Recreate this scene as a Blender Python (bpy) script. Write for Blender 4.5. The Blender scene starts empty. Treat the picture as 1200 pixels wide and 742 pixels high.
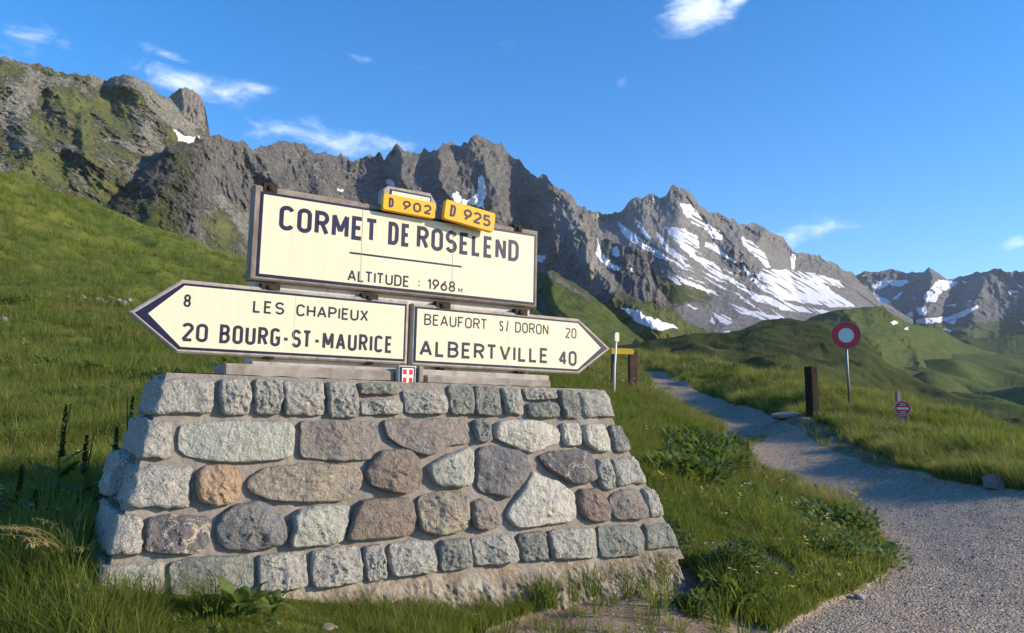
import bpy, math, random
import numpy as np
from mathutils import Matrix, Vector

SC = bpy.context.scene
COL = SC.collection
# ------------------------------------------------------------------ camera
CAMZ = 1.5
MW = np.array([[9.99797828e-01, 2.01071602e-02, 0.0],
               [-2.44657069e-03, 1.21651990e-01, 9.92569800e-01],
               [1.99577600e-02, -9.92369130e-01, 1.21676590e-01]])   # camera (right, down, forward) -> world
CAM = np.array([0, 0, CAMZ])
cd = bpy.data.cameras.new('camera'); cam = bpy.data.objects.new('camera', cd); COL.objects.link(cam)
cd.sensor_width = 36; cd.lens = 27.0; cd.clip_start = 0.05; cd.clip_end = 40000
cm = Matrix.Identity(4)
for i in range(3):
    cm[i][0] = MW[i][0]; cm[i][1] = -MW[i][1]; cm[i][2] = -MW[i][2]; cm[i][3] = CAM[i]
cam.matrix_world = cm
SC.camera = cam
# ------------------------------------------------------------------ world, sun, exposure
SUN_AZ = math.radians(99)      # clockwise from +y: from the right, a little in front of the wall
SUN_EL = math.radians(21)
SC.view_settings.view_transform = 'Standard'; SC.view_settings.look = 'None'
SC.view_settings.exposure = 0.66; SC.view_settings.gamma = 1
W = bpy.data.worlds.new('World'); SC.world = W; W.use_nodes = True
wt = W.node_tree; wt.nodes.clear()

def nd(nt, typ, ins=None, **props):
    n = nt.nodes.new(typ)
    for k, v in props.items(): setattr(n, k, v)
    if ins:
        for k, v in ins.items():
            s = n.inputs[k]
            if hasattr(v, 'is_output') or isinstance(v, bpy.types.NodeSocket): nt.links.new(v, s)
            else: s.default_value = v
    return n
def mth(nt, op, a, b=0.0, c=0.0, clamp=False):
    n = nd(nt, 'ShaderNodeMath', {0: a, 1: b, 2: c}, operation=op, use_clamp=clamp); return n.outputs[0]
def ramp(nt, fac, stops, interp='LINEAR'):
    n = nd(nt, 'ShaderNodeValToRGB', {0: fac}); cr = n.color_ramp; cr.interpolation = interp
    while len(cr.elements) < len(stops): cr.elements.new(0.5)
    for e, (p, c) in zip(cr.elements, stops):
        e.position = p; e.color = (*c, 1) if len(c) == 3 else c
    return n.outputs[0]
def rmp(nt, fac, a, b):
    return nd(nt, 'ShaderNodeMapRange', {0: fac, 1: a, 2: b, 3: 0.0, 4: 1.0}, interpolation_type='SMOOTHSTEP').outputs[0]
def mix(nt, f, a, b, blend='MIX'):
    n = nd(nt, 'ShaderNodeMix', data_type='RGBA', blend_type=blend)
    for s, v in ((n.inputs[0], f), (n.inputs[6], a), (n.inputs[7], b)):
        if isinstance(v, bpy.types.NodeSocket): nt.links.new(v, s)
        elif isinstance(v, (int, float)): s.default_value = v
        else: s.default_value = (*v, 1)
    return n.outputs[2]
def noise(nt, vec, scale, detail=4, rough=.55, dist=0.0):
    return nd(nt, 'ShaderNodeTexNoise', {'Vector': vec, 'Scale': scale, 'Detail': detail, 'Roughness': rough, 'Distortion': dist}).outputs[0]

def raydir(px, py):
    q = np.array([(px - 600) / 900, (py - 371) / 900, 1.0]); return MW @ q
sky = nd(wt, 'ShaderNodeTexSky', sky_type='NISHITA', sun_disc=False, sun_elevation=SUN_EL, sun_rotation=SUN_AZ,
         altitude=1968, air_density=1.0, dust_density=0.6, ozone_density=1.6)
hsv = nd(wt, 'ShaderNodeHueSaturation', {'Hue': 0.504, 'Saturation': 1.46, 'Value': 1.22, 'Color': sky.outputs[0]})
tc = nd(wt, 'ShaderNodeTexCoord')
sep = nd(wt, 'ShaderNodeSeparateXYZ', {0: tc.outputs['Generated']})
azn = mth(wt, 'ARCTAN2', sep.outputs[0], sep.outputs[1])
eln = mth(wt, 'ARCSINE', sep.outputs[2])
cmb = nd(wt, 'ShaderNodeCombineXYZ', {0: azn, 1: mth(wt, 'MULTIPLY', eln, 2.1), 2: 0.0})
cn = noise(wt, cmb.outputs[0], 16.0, 8, .62, .35)
cn2 = noise(wt, cmb.outputs[0], 4.0, 4, .6, .2)
# clouds of the day: (pixel x, y, half width, half height, tilt, strength)
CLOUDS = [(40, 52, 46, 26, 25, .7), (112, 42, 26, 10, -20, .35), (88, 76, 26, 8, 12, .5), (202, 67, 42, 7, -8, .7), (232, 98, 70, 19, -6, .78), (300, 104, 26, 8, 0, .5),
          (395, 168, 105, 20, -5, .75), (440, 73, 85, 7, 0, .5), (815, 16, 42, 24, 18, 1.2), (858, 4, 22, 14, 30, .9), (728, 101, 9, 12, 0, .3), (782, 38, 14, 8, 45, .6),
          (942, 272, 52, 15, 8, .8), (985, 268, 50, 8, 0, .4), (1190, 284, 22, 9, 10, .8), (1140, 4, 60, 14, 0, .25), (1010, 60, 160, 14, 8, .12), (560, 62, 60, 18, 10, .15)]
acc = None
for (px, py, wx, wy, tl, st) in CLOUDS:
    d = raydir(px, py); d = d / np.linalg.norm(d)
    a0 = math.atan2(d[0], d[1]); e0 = math.asin(d[2])
    sx = wx / 900 * (np.cos(a0) ** 2) / math.cos(e0) * 1.0; sy = wy / 900 * np.cos(a0)
    dx = mth(wt, 'SUBTRACT', azn, a0); dy = mth(wt, 'SUBTRACT', eln, e0)
    c, s = math.cos(math.radians(tl)), math.sin(math.radians(tl))
    u = mth(wt, 'ADD', mth(wt, 'MULTIPLY', dx, c / sx), mth(wt, 'MULTIPLY', dy, s / sx))
    v = mth(wt, 'ADD', mth(wt, 'MULTIPLY', dx, -s / sy), mth(wt, 'MULTIPLY', dy, c / sy))
    rr = mth(wt, 'ADD', mth(wt, 'MULTIPLY', u, u), mth(wt, 'MULTIPLY', v, v))
    g = mth(wt, 'MULTIPLY', mth(wt, 'POWER', 2.718, mth(wt, 'MULTIPLY', rr, -1.0)), st)
    acc = g if acc is None else mth(wt, 'MAXIMUM', acc, g)
thr = mth(wt, 'ADD', mth(wt, 'MULTIPLY', cn, .75), mth(wt, 'MULTIPLY', cn2, .35))
cl = mth(wt, 'MULTIPLY', rmp(wt, mth(wt, 'ADD', thr, mth(wt, 'MULTIPLY', acc, .34)), .64, 1.08), rmp(wt, acc, .03, .35), clamp=True)
cl = mth(wt, 'MULTIPLY', cl, .82)
ccol = mix(wt, cl, hsv.outputs[0], (6.6, 7.0, 7.8))
bg = nd(wt, 'ShaderNodeBackground', {'Color': ccol, 'Strength': 0.15})
nd(wt, 'ShaderNodeOutputWorld', {0: bg.outputs[0]})

sl = bpy.data.lights.new('sun', 'SUN'); sl.energy = 5.0; sl.angle = math.radians(.53); sl.color = (1.0, .83, .60)
sun = bpy.data.objects.new('sun', sl); COL.objects.link(sun)
sd = Vector((math.sin(SUN_AZ) * math.cos(SUN_EL), math.cos(SUN_AZ) * math.cos(SUN_EL), math.sin(SUN_EL)))
sun.rotation_euler = sd.to_track_quat('Z', 'Y').to_euler(); sun.location = (30, -5, 30)
SC.cycles.max_bounces = 6; SC.cycles.volume_bounces = 0; SC.cycles.diffuse_bounces = 3

# ------------------------------------------------------------------ numpy noise
_rs = np.random.RandomState(7)
_perm = np.tile(_rs.permutation(256), 3)
_g3 = _rs.normal(size=(256, 3)); _g3 /= np.linalg.norm(_g3, axis=1)[:, None]
def perlin(p):
    p = np.asarray(p, float); i = np.floor(p).astype(int); f = p - i; u = f * f * f * (f * (f * 6 - 15) + 10)
    i &= 255; r = np.zeros(len(p))
    for dx in (0, 1):
        wx = u[:, 0] if dx else 1 - u[:, 0]
        for dy in (0, 1):
            wy = u[:, 1] if dy else 1 - u[:, 1]
            for dz in (0, 1):
                wz = u[:, 2] if dz else 1 - u[:, 2]
                h = _perm[_perm[_perm[i[:, 0] + dx] + i[:, 1] + dy] + i[:, 2] + dz] & 255
                r += wx * wy * wz * ((f - np.array([dx, dy, dz])) * _g3[h]).sum(1)
    return r * 1.5
def fbm(p, oct=5, gain=.5, lac=2.03):
    r = 0; a = 1; p = np.asarray(p, float)
    for o in range(oct): r = r + a * perlin(p + o * 17.3); p = p * lac; a *= gain
    return r
def ridged(p, oct=5, gain=.55, lac=2.07):
    r = 0; a = 1; w = 1; p = np.asarray(p, float)
    for o in range(oct):
        n = 1 - np.abs(perlin(p + o * 11.7)) * 1.6; n = n * n * np.sign(n); r = r + a * n * w; w = np.clip(n * 1.6, 0, 1); p = p * lac; a *= gain
    return r - .9
def P3(x, y, z=None): return np.stack([x, y, np.zeros_like(x) if z is None else z], -1)
def inpoly(x, y, poly):
    c = np.zeros(x.shape, bool); n = len(poly); j = n - 1
    for i in range(n):
        xi, yi = poly[i]; xj, yj = poly[j]
        if yi != yj: c ^= ((yi > y) != (yj > y)) & (x < (xj - xi) * (y - yi) / (yj - yi) + xi)
        j = i
    return c
def segdist(x, y, pts):
    best = np.full(x.shape, 1e9)
    for (x0, y0), (x1, y1) in zip(pts[:-1], pts[1:]):
        dx, dy = x1 - x0, y1 - y0; t = np.clip(((x - x0) * dx + (y - y0) * dy) / (dx * dx + dy * dy + 1e-9), 0, 1)
        best = np.minimum(best, np.hypot(x - x0 - t * dx, y - y0 - t * dy))
    return best

# ------------------------------------------------------------------ object helpers
def mesh_np(name, V, F, attrs=None, smooth=True):
    me = bpy.data.meshes.new(name); V = np.asarray(V, np.float32); F = np.asarray(F, np.int32); k = F.shape[1]
    me.vertices.add(len(V)); me.vertices.foreach_set('co', V.ravel())
    me.loops.add(F.size); me.loops.foreach_set('vertex_index', F.ravel())
    me.polygons.add(len(F)); me.polygons.foreach_set('loop_start', np.arange(0, F.size, k, dtype=np.int32))
    me.polygons.foreach_set('loop_total', np.full(len(F), k, np.int32)); me.polygons.foreach_set('use_smooth', np.full(len(F), smooth))
    for n, a in (attrs or {}).items():
        at = me.attributes.new(n, 'FLOAT', 'POINT'); at.data.foreach_set('value', np.asarray(a, np.float32).ravel())
    me.update(calc_edges=True); return me
def gridF(nr, nc, off=0):
    i = np.arange(nr - 1)[:, None] * nc + np.arange(nc - 1)[None]; i = i.ravel() + off
    return np.stack([i, i + 1, i + nc + 1, i + nc], 1)
def link(name, me, mat=None, parent=None):
    o = bpy.data.objects.new(name, me); COL.objects.link(o)
    if mat and me is not None and len(me.materials) == 0: me.materials.append(mat)
    if parent: o.parent = parent
    return o
def tag(o, label=None, cat=None, group=None, kind=None):
    if label: o['label'] = label
    if cat: o['category'] = cat
    if group: o['group'] = group
    if kind: o['kind'] = kind
    return o
def empty(name, loc, label, cat, group=None, rz=0):
    o = bpy.data.objects.new(name, None); COL.objects.link(o); o.location = loc; o.rotation_euler = (0, 0, rz); o.empty_display_size = .1
    return tag(o, label, cat, group)
class MB:
    def __init__(s): s.v = []; s.f = []
    def add(s, V, F):
        o = len(s.v); s.v += [tuple(float(c) for c in p) for p in V]; s.f += [tuple(i + o for i in f) for f in F]; return s
    def box(s, a, b, bev=0.0):
        (x0, y0, z0), (x1, y1, z1) = a, b
        if not bev:
            return s.add([(x, y, z) for z in (z0, z1) for y in (y0, y1) for x in (x0, x1)],
                         [(0, 2, 3, 1), (4, 5, 7, 6), (0, 1, 5, 4), (2, 6, 7, 3), (0, 4, 6, 2), (1, 3, 7, 5)])
        e = bev   # chamfered box
        V = []; X = (x0, x1); Y = (y0, y1); Z = (z0, z1); idx = {}
        for i in (0, 1):
            for j in (0, 1):
                for k in (0, 1):
                    sx, sy, sz = (e if i == 0 else -e), (e if j == 0 else -e), (e if k == 0 else -e)
                    idx[i, j, k, 'x'] = len(V); V.append((X[i], Y[j] + sy, Z[k] + sz))
                    idx[i, j, k, 'y'] = len(V); V.append((X[i] + sx, Y[j], Z[k] + sz))
                    idx[i, j, k, 'z'] = len(V); V.append((X[i] + sx, Y[j] + sy, Z[k]))
        F = []
        for i in (0, 1):
            F.append([idx[i, j, k, 'x'] for j, k in ((0, 0), (1, 0), (1, 1), (0, 1))]); F.append([idx[j, i, k, 'y'] for j, k in ((0, 0), (0, 1), (1, 1), (1, 0))]); F.append([idx[j, k, i, 'z'] for j, k in ((0, 0), (1, 0), (1, 1), (0, 1))])
            for j in (0, 1):
                F.append([idx[i, j, 0, 'x'], idx[i, j, 1, 'x'], idx[i, j, 1, 'y'], idx[i, j, 0, 'y']])
                F.append([idx[i, 0, j, 'x'], idx[i, 1, j, 'x'], idx[i, 1, j, 'z'], idx[i, 0, j, 'z']])
                F.append([idx[0, i, j, 'y'], idx[1, i, j, 'y'], idx[1, i, j, 'z'], idx[0, i, j, 'z']])
                for k in (0, 1): F.append([idx[i, j, k, 'x'], idx[i, j, k, 'y'], idx[i, j, k, 'z']])
        return s.add(V, F)
    def prism(s, poly, w0, w1, bev=0.0):
        """poly in (x, z), extruded from y=w0 (back) to y=w1 (front, towards -y when w1<w0)"""
        n = len(poly); c = np.mean(poly, 0); P = np.array(poly, float)
        rings = [(P, w0), (P, w1)]
        if bev:
            In = inset(P, bev); rings = [(P, w0), (P, w1 + (bev if w1 < w0 else -bev)), (In, w1)]
        V = [(p[0], w, p[1]) for R_, w in rings for p in R_]; F = [tuple(range(n))]
        for r in range(len(rings) - 1):
            for i in range(n): F.append((r * n + i, r * n + (i + 1) % n, (r + 1) * n + (i + 1) % n, (r + 1) * n + i))
        F.append(tuple((len(rings) - 1) * n + i for i in range(n))); return s.add(V, F)
    def tube(s, pts, rad, n=8, cap=True):
        pts = [np.array(p, float) for p in pts]; m = len(pts); rad = rad if hasattr(rad, '__len__') else [rad] * m; V = []
        for i, p in enumerate(pts):
            t = pts[min(i + 1, m - 1)] - pts[max(i - 1, 0)]; t /= np.linalg.norm(t) + 1e-9
            a = np.cross(t, (0, 0, 1) if abs(t[2]) < .9 else (1, 0, 0)); a /= np.linalg.norm(a); b = np.cross(t, a)
            for k in range(n): V.append(p + rad[i] * (math.cos(2 * math.pi * k / n) * a + math.sin(2 * math.pi * k / n) * b))
        F = [(i * n + k, i * n + (k + 1) % n, (i + 1) * n + (k + 1) % n, (i + 1) * n + k) for i in range(m - 1) for k in range(n)]
        if cap: F += [tuple(range(n)), tuple((m - 1) * n + k for k in range(n))]
        return s.add(V, F)
    def mesh(s, name, smooth=False, fix=True):
        me = bpy.data.meshes.new(name); me.from_pydata(s.v, [], s.f); me.update()
        if fix:
            import bmesh
            bm = bmesh.new(); bm.from_mesh(me); bmesh.ops.recalc_face_normals(bm, faces=bm.faces); bm.to_mesh(me); bm.free()
        if smooth: me.polygons.foreach_set('use_smooth', [True] * len(me.polygons))
        return me
    def obj(s, name, mat, parent=None, smooth=False, fix=True): return link(name, s.mesh(name, smooth, fix), mat, parent)
def inset(P, d):
    P = np.array(P, float); n = len(P); A = .5 * sum(P[i][0] * P[(i + 1) % n][1] - P[(i + 1) % n][0] * P[i][1] for i in range(n)); sg = 1 if A > 0 else -1
    out = []
    for i in range(n):
        a = P[i] - P[i - 1]; b = P[(i + 1) % n] - P[i]; a /= np.linalg.norm(a) + 1e-12; b /= np.linalg.norm(b) + 1e-12
        na = np.array([-a[1], a[0]]) * sg; nb = np.array([-b[1], b[0]]) * sg; m = na + nb; m /= max(np.dot(m, na), .35); out.append(P[i] + m * d)
    return np.array(out)

# ------------------------------------------------------------------ materials
def new_mat(name):
    m = bpy.data.materials.new(name); m.use_nodes = True; nt = m.node_tree; nt.nodes.clear(); return m, nt
def finish(nt, col, rough=.9, bump=None, bstr=.3, bdist=.01, spec=.25, metal=0.0, normal=None):
    b = nd(nt, 'ShaderNodeBsdfPrincipled', {'Base Color': col if isinstance(col, bpy.types.NodeSocket) else (*col, 1), 'Roughness': rough, 'Specular IOR Level': spec, 'Metallic': metal})
    if bump is not None:
        bn = nd(nt, 'ShaderNodeBump', {'Height': bump, 'Strength': bstr, 'Distance': bdist}); nt.links.new(bn.outputs[0], b.inputs['Normal'])
    nd(nt, 'ShaderNodeOutputMaterial', {0: b.outputs[0]}); return b
def objvec(nt, rnd=True):
    t = nd(nt, 'ShaderNodeTexCoord'); v = t.outputs['Object']
    if rnd:
        oi = nd(nt, 'ShaderNodeObjectInfo'); v = nd(nt, 'ShaderNodeVectorMath', {0: v, 1: nd(nt, 'ShaderNodeCombineXYZ', {0: mth(nt, 'MULTIPLY', oi.outputs['Random'], 37.0), 1: mth(nt, 'MULTIPLY', oi.outputs['Random'], 11.0), 2: 0.0}).outputs[0]}, operation='ADD').outputs[0]
    return v
def stone_mat(name, dark, mid, light, grain=60, vein=None, bstr=1.0, contrast=.5):
    m, nt = new_mat(name); v = objvec(nt)
    big = noise(nt, v, 5, 4, .6, .6); med = noise(nt, v, 22, 5, .65, .3); fine = noise(nt, v, grain, 3, .75)
    c = mix(nt, rmp(nt, big, .3, .7), mid, tuple(x * .78 + y * .22 for x, y in zip(mid, light)))
    c = mix(nt, mth(nt, 'MULTIPLY', rmp(nt, med, .52, .75), .75), c, light)
    c = mix(nt, mth(nt, 'MULTIPLY', rmp(nt, fine, .52, .68), contrast), c, dark)
    c = mix(nt, mth(nt, 'MULTIPLY', rmp(nt, noise(nt, v, grain * 1.3, 2, .6), .56, .7), contrast), c, light)
    if vein:
        vn = noise(nt, v, 4.5, 5, .6, 1.2); vv = mth(nt, 'ABSOLUTE', mth(nt, 'SUBTRACT', vn, .5))
        c = mix(nt, rmp(nt, vv, .022, .004), c, vein)
    cr = nd(nt, 'ShaderNodeTexVoronoi', {'Vector': v, 'Scale': 9.0}, feature='DISTANCE_TO_EDGE').outputs[0]
    h = mth(nt, 'ADD', mth(nt, 'MULTIPLY', med, 1.7), mth(nt, 'MULTIPLY', fine, .35))
    h = mth(nt, 'ADD', h, mth(nt, 'MULTIPLY', noise(nt, v, 130, 3, .7), .25))
    finish(nt, c, .9, h, bstr, .03, .15); return m
M = {}
M['granite'] = stone_mat('speckled_granite', (.075, .072, .07), (.35, .34, .31), (.60, .575, .51), 70, contrast=.75)
M['granite_dark'] = stone_mat('dark_granite', (.06, .065, .067), (.23, .235, .225), (.46, .45, .41), 60, contrast=.7)
M['green_pale'] = stone_mat('pale_green_schist', (.17, .175, .155), (.39, .395, .345), (.56, .55, .48), 45, contrast=.35)
M['green_dark'] = stone_mat('green_schist', (.055, .06, .055), (.215, .225, .205), (.43, .42, .37), 50, contrast=.5)
M['slate'] = stone_mat('grey_slate', (.07, .07, .078), (.20, .193, .198), (.36, .345, .335), 80, contrast=.4)
M['slate_vein'] = stone_mat('veined_slate', (.06, .06, .07), (.16, .15, .155), (.28, .27, .25), 60, vein=(.5, .43, .33), contrast=.35)
M['purple'] = stone_mat('mauve_sandstone', (.12, .105, .10), (.26, .23, .21), (.40, .36, .32), 70, contrast=.35)
M['brown'] = stone_mat('brown_sandstone', (.10, .078, .068), (.235, .192, .163), (.35, .29, .24), 50, contrast=.4)
M['tan'] = stone_mat('tan_conglomerate', (.12, .10, .08), (.29, .25, .20), (.55, .49, .40), 30, contrast=.5)
M['orange'] = stone_mat('ochre_stone', (.20, .11, .07), (.40, .28, .19), (.56, .44, .32), 25, contrast=.4)
M['white'] = stone_mat('white_quartzite', (.25, .24, .22), (.50, .48, .42), (.62, .60, .53), 40, contrast=.3)

def simple(name, col, rough=.6, spec=.4, metal=0., nscale=30, var=.15, bstr=.15, bdist=.003):
    m, nt = new_mat(name); v = objvec(nt); n = noise(nt, v, nscale, 5, .65)
    c = mix(nt, rmp(nt, n, .3, .75), tuple(x * (1 - var) for x in col), tuple(min(1, x * (1 + var)) for x in col)); finish(nt, c, rough, n, bstr, bdist, spec, metal); return m
def weathered(name, c1, c2, c3, s=8, rough=.92, bs=.5, bd=.006):
    m, nt = new_mat(name); v = objvec(nt, False)
    a = noise(nt, v, s, 6, .68, .4); b = noise(nt, v, s * 6, 4, .7); st = nd(nt, 'ShaderNodeMapping', {0: v, 3: (9., 9., 1.2)}).outputs[0]; k = noise(nt, st, 1.6, 4, .6)
    c = mix(nt, rmp(nt, a, .35, .65), c1, c2); c = mix(nt, mth(nt, 'MULTIPLY', rmp(nt, k, .55, .75), .7), c, c3); c = mix(nt, mth(nt, 'MULTIPLY', rmp(nt, b, .58, .72), .5), c, tuple(x * .45 for x in c1))
    finish(nt, c, rough, mth(nt, 'ADD', a, mth(nt, 'MULTIPLY', b, .4)), bs, bd, .15); return m
M['mortar'] = weathered('mortar', (.20, .178, .158), (.265, .238, .212), (.165, .142, .125), 7, bs=.8, bd=.012)
M['foundation'] = weathered('crumbling_concrete', (.19, .15, .115), (.36, .315, .255), (.11, .08, .055), 11, bs=1.0, bd=.02)
M['plinth'] = weathered('grey_concrete', (.22, .19, .165), (.33, .295, .26), (.14, .11, .09), 7)
M['panelwall'] = weathered('pale_concrete', (.46, .43, .38), (.60, .57, .51), (.24, .21, .18), 5)
M['slab'] = weathered('brown_grey_concrete', (.21, .17, .145), (.30, .255, .22), (.15, .11, .09), 10)
M['slabl'] = weathered('light_concrete_edge', (.33, .29, .25), (.44, .40, .35), (.20, .17, .14), 10)

def enamel(name, col, stain=.12):
    m, nt = new_mat(name); v = objvec(nt, False); a = noise(nt, v, 3, 6, .6, .3); st = nd(nt, 'ShaderNodeMapping', {0: v, 3: (14., 14., .8)}).outputs[0]; k = noise(nt, st, 2.0, 5, .62)
    c = mix(nt, mth(nt, 'MULTIPLY', rmp(nt, k, .5, .8), stain), col, tuple(x * y for x, y in zip(col, (.72, .62, .48)))); c = mix(nt, mth(nt, 'MULTIPLY', rmp(nt, a, .6, .75), stain), c, tuple(x * .78 + .01 for x in col))
    finish(nt, c, .42, a, .04, .002, .3); return m
M['cream'] = enamel('cream_enamel', (.72, .645, .475), .22)
M['navy'] = enamel('navy_enamel', (.010, .008, .045), .2)
M['navyline'] = enamel('worn_navy_enamel', (.014, .012, .055), .25)
M['yellow'] = enamel('yellow_enamel', (.80, .40, .012), .1)
M['ink'] = enamel('dark_ink', (.03, .022, .045), .1)
M['seam'] = simple('seam_line', (.48, .43, .32), .8, .2)
M['rust'] = weathered('rusty_iron', (.03, .024, .022), (.06, .042, .032), (.02, .016, .016), 20)
M['white_paint'] = enamel('white_enamel', (.80, .79, .76), .1)
M['red_paint'] = enamel('red_enamel', (.55, .03, .025), .1)
M['post_wood'] = weathered('brown_timber', (.085, .045, .03), (.13, .075, .05), (.05, .028, .02), 8)
M['dark_wood'] = weathered('dark_timber', (.018, .013, .011), (.032, .022, .017), (.010, .008, .007), 8)
M['grey_wood'] = weathered('grey_timber', (.16, .14, .12), (.24, .21, .18), (.09, .075, .06), 10)
M['galv'] = simple('galvanised_steel', (.15, .155, .16), .45, .5, .6)
M['sign_red'] = simple('sign_red', (.42, .015, .02), .4, .4, 0, 20, .06)
M['sign_white'] = simple('sign_white', (.52, .55, .58), .4, .4, 0, 20, .06)
M['trail_yellow'] = simple('trail_board_yellow', (.70, .42, .03), .5, .3, 0, 20, .12)
M['pale_yellow'] = simple('pale_marker_paint', (.85, .80, .55), .5, .3, 0, 20, .08)
M['dark_metal'] = simple('dark_green_roofing', (.02, .03, .028), .6, .3)

# ------------------------------------------------------------------ terrain
def pix2ae(px, py):
    px = np.asarray(px, float); py = np.asarray(py, float)
    q = np.stack([(px - 600) / 900, (py - 371) / 900, np.ones_like(px + py)], -1) @ MW.T
    h = np.hypot(q[..., 0], q[..., 1]); return np.arctan2(q[..., 0], q[..., 1]), q[..., 2] / h, h
def project(x, y, z):
    q = np.stack([x, y, z - CAMZ], -1) @ MW; zz = np.where(q[..., 2] > .01, q[..., 2], .01)
    return 600 + 900 * q[..., 0] / zz, 371 + 900 * q[..., 1] / zz, q[..., 2]
# near ground control points (pixel x, pixel y, depth)
CREST = [(-420, 95, 66), (-250, 120, 70), (-100, 165, 75), (0, 198, 80), (40, 214, 82), (81, 232, 85), (121, 242, 88), (170, 262, 90), (210, 276, 92), (259, 297, 95), (287, 306, 95), (350, 332, 95), (450, 364, 90),
         (560, 390, 85), (640, 403, 80), (700, 411, 72), (760, 414, 60), (800, 421, 50), (850, 430, 40), (900, 441, 31), (950, 450, 26), (1000, 461, 22), (1060, 479, 19), (1100, 489, 18), (1150, 506, 16), (1200, 523, 14.5), (1300, 563, 12), (1420, 610, 10), (1600, 690, 9)]
CTRL = [(0, 742, 3.3), (0, 680, 4.0), (0, 600, 5.3), (0, 520, 8), (0, 440, 14), (0, 350, 26), (0, 270, 46), (150, 440, 16), (150, 350, 32), (150, 300, 55), (290, 350, 50), (290, 430, 20),
        (300, 775, 3.2), (110, 716, 3.42), (200, 722, 3.5), (300, 726, 3.6), (420, 728, 3.9), (560, 732, 4.3), (600, 745, 4.05), (650, 712, 4.65), (740, 694, 4.95), (800, 742, 4.3), (450, 746, 3.7),
        (400, 520, 7.6), (560, 500, 9), (450, 450, 18), (600, 440, 24), (700, 428, 40), (700, 470, 13), (740, 466, 15), (720, 463, 14.5),
        (800, 660, 5.6), (840, 600, 6.9), (800, 540, 9.3), (815, 505, 14), (770, 470, 19),
        (755, 440, 44), (790, 480, 27), (850, 515, 17.5), (900, 560, 11.2), (980, 600, 8.7), (1040, 640, 6.8), (960, 705, 5.2), (890, 742, 4.6), (900, 650, 6.0),
        (788, 446, 40), (831, 465, 29), (869, 479, 22.5), (901, 490, 20), (939, 504, 16.4), (965, 524, 13.6), (1029, 546, 11.2), (1107, 563, 9.6), (1199, 577, 8.5), (1300, 600, 7.7),
        (905, 470, 21.5), (939, 482, 17.4), (960, 481, 17.3), (994, 475, 18), (1030, 484, 17), (1057, 503, 15.6), (1030, 494, 16.4), (1100, 520, 13.6), (1100, 540, 11), (1150, 531, 12), (1200, 549, 10.3),
        (1200, 742, 4.7), (1000, 742, 4.6), (1200, 650, 6.2), (1100, 600, 8.2), (1300, 742, 4.7), (1500, 742, 4.8), (-200, 742, 3.6), (-200, 520, 7.5), (-200, 380, 20), (-420, 742, 3.4), (-420, 420, 12),
        (0, 1100, 2.0), (600, 1150, 1.95), (1200, 1170, 1.9), (1500, 1100, 2.0), (-300, 1050, 2.0)]
ca, ce, ch = pix2ae([c[0] for c in CREST], [c[1] for c in CREST]); cr_r = np.array([c[2] for c in CREST]) * ch
_o = np.argsort(ca); CA, CE, CR = ca[_o], ce[_o], cr_r[_o]
def crest_r(az): return np.interp(az, CA, CR)
ka, ke, kh = pix2ae([c[0] for c in CTRL], [c[1] for c in CTRL]); kr = np.array([c[2] for c in CTRL]) * kh
KA = np.concatenate([ka, CA]); KR = np.concatenate([kr, CR]); KE = np.concatenate([ke, CE])
_KX = np.stack([KA * 1.6, np.log(KR)], -1)
def _tps(d2): return .5 * d2 * np.log(d2 + 1e-12)
_n = len(_KX); _A = np.zeros((_n + 3, _n + 3)); _d2 = ((_KX[:, None] - _KX[None]) ** 2).sum(-1)
_A[:_n, :_n] = _tps(_d2) + np.eye(_n) * 2e-4; _A[:_n, _n] = 1; _A[:_n, _n + 1:] = _KX; _A[_n:, :_n] = _A[:_n, _n:].T
# fit the height in log-range space (z grows smoothly), weighted as tangent of elevation
_w = np.linalg.solve(_A, np.concatenate([KE, np.zeros(3)]))
def ground_base(az, r):
    azc = np.clip(az, CA[0], CA[-1]); rc = crest_r(azc); rr = np.clip(r, 1.6, rc)
    X = np.stack([azc * 1.6, np.log(rr)], -1); e = np.zeros(len(X))
    for i in range(0, len(X), 60000):
        x = X[i:i + 60000]; e[i:i + 60000] = _tps(((x[:, None] - _KX[None]) ** 2).sum(-1)) @ _w[:_n] + _w[_n] + x @ _w[_n + 1:]
    z = CAMZ + rr * e
    ov = np.maximum(r - rc, 0); z = z - np.minimum(ov * ov * .02, ov * .22)
    z = np.where(r < 1.6, z * 1.0, z)
    out = np.clip((np.abs(az) - .95) / .5, 0, 1); out = out * out * (3 - 2 * out); out = np.where((az < CA[0]) | (az > CA[-1]), np.clip(np.minimum(np.abs(az - CA[0]), np.abs(az - CA[-1])) / .5, 0, 1), 0)
    return z * (1 - out) + out * (.25 - np.clip(r - 30, 0, 200) * .03)
PATH = [(752, 436), (762, 435), (790, 444), (831, 462), (869, 477), (901, 487), (938, 500), (963, 521), (1029, 546), (1107, 563), (1199, 576), (1400, 615), (1800, 700), (1800, 1500), (300, 1500), (330, 900), (560, 800), (700, 765), (840, 745), (905, 740), (960, 706), (1015, 680), (1036, 660), (1038, 640), (1000, 606), (945, 578), (890, 552), (862, 528), (838, 508), (795, 482), (770, 458), (755, 444)]
DIRT = [(540, 748), (600, 728), (650, 712), (700, 700), (740, 682), (780, 664), (830, 668), (850, 690), (870, 712), (905, 735), (900, 760), (700, 790), (500, 790)]
DIRT2 = [(905, 484), (945, 486), (975, 500), (1010, 528), (1060, 548), (1030, 549), (965, 524), (940, 504), (905, 494)]
DIRT3 = [(838, 640), (870, 640), (930, 660), (950, 680), (935, 694), (900, 676), (850, 660)]
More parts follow.
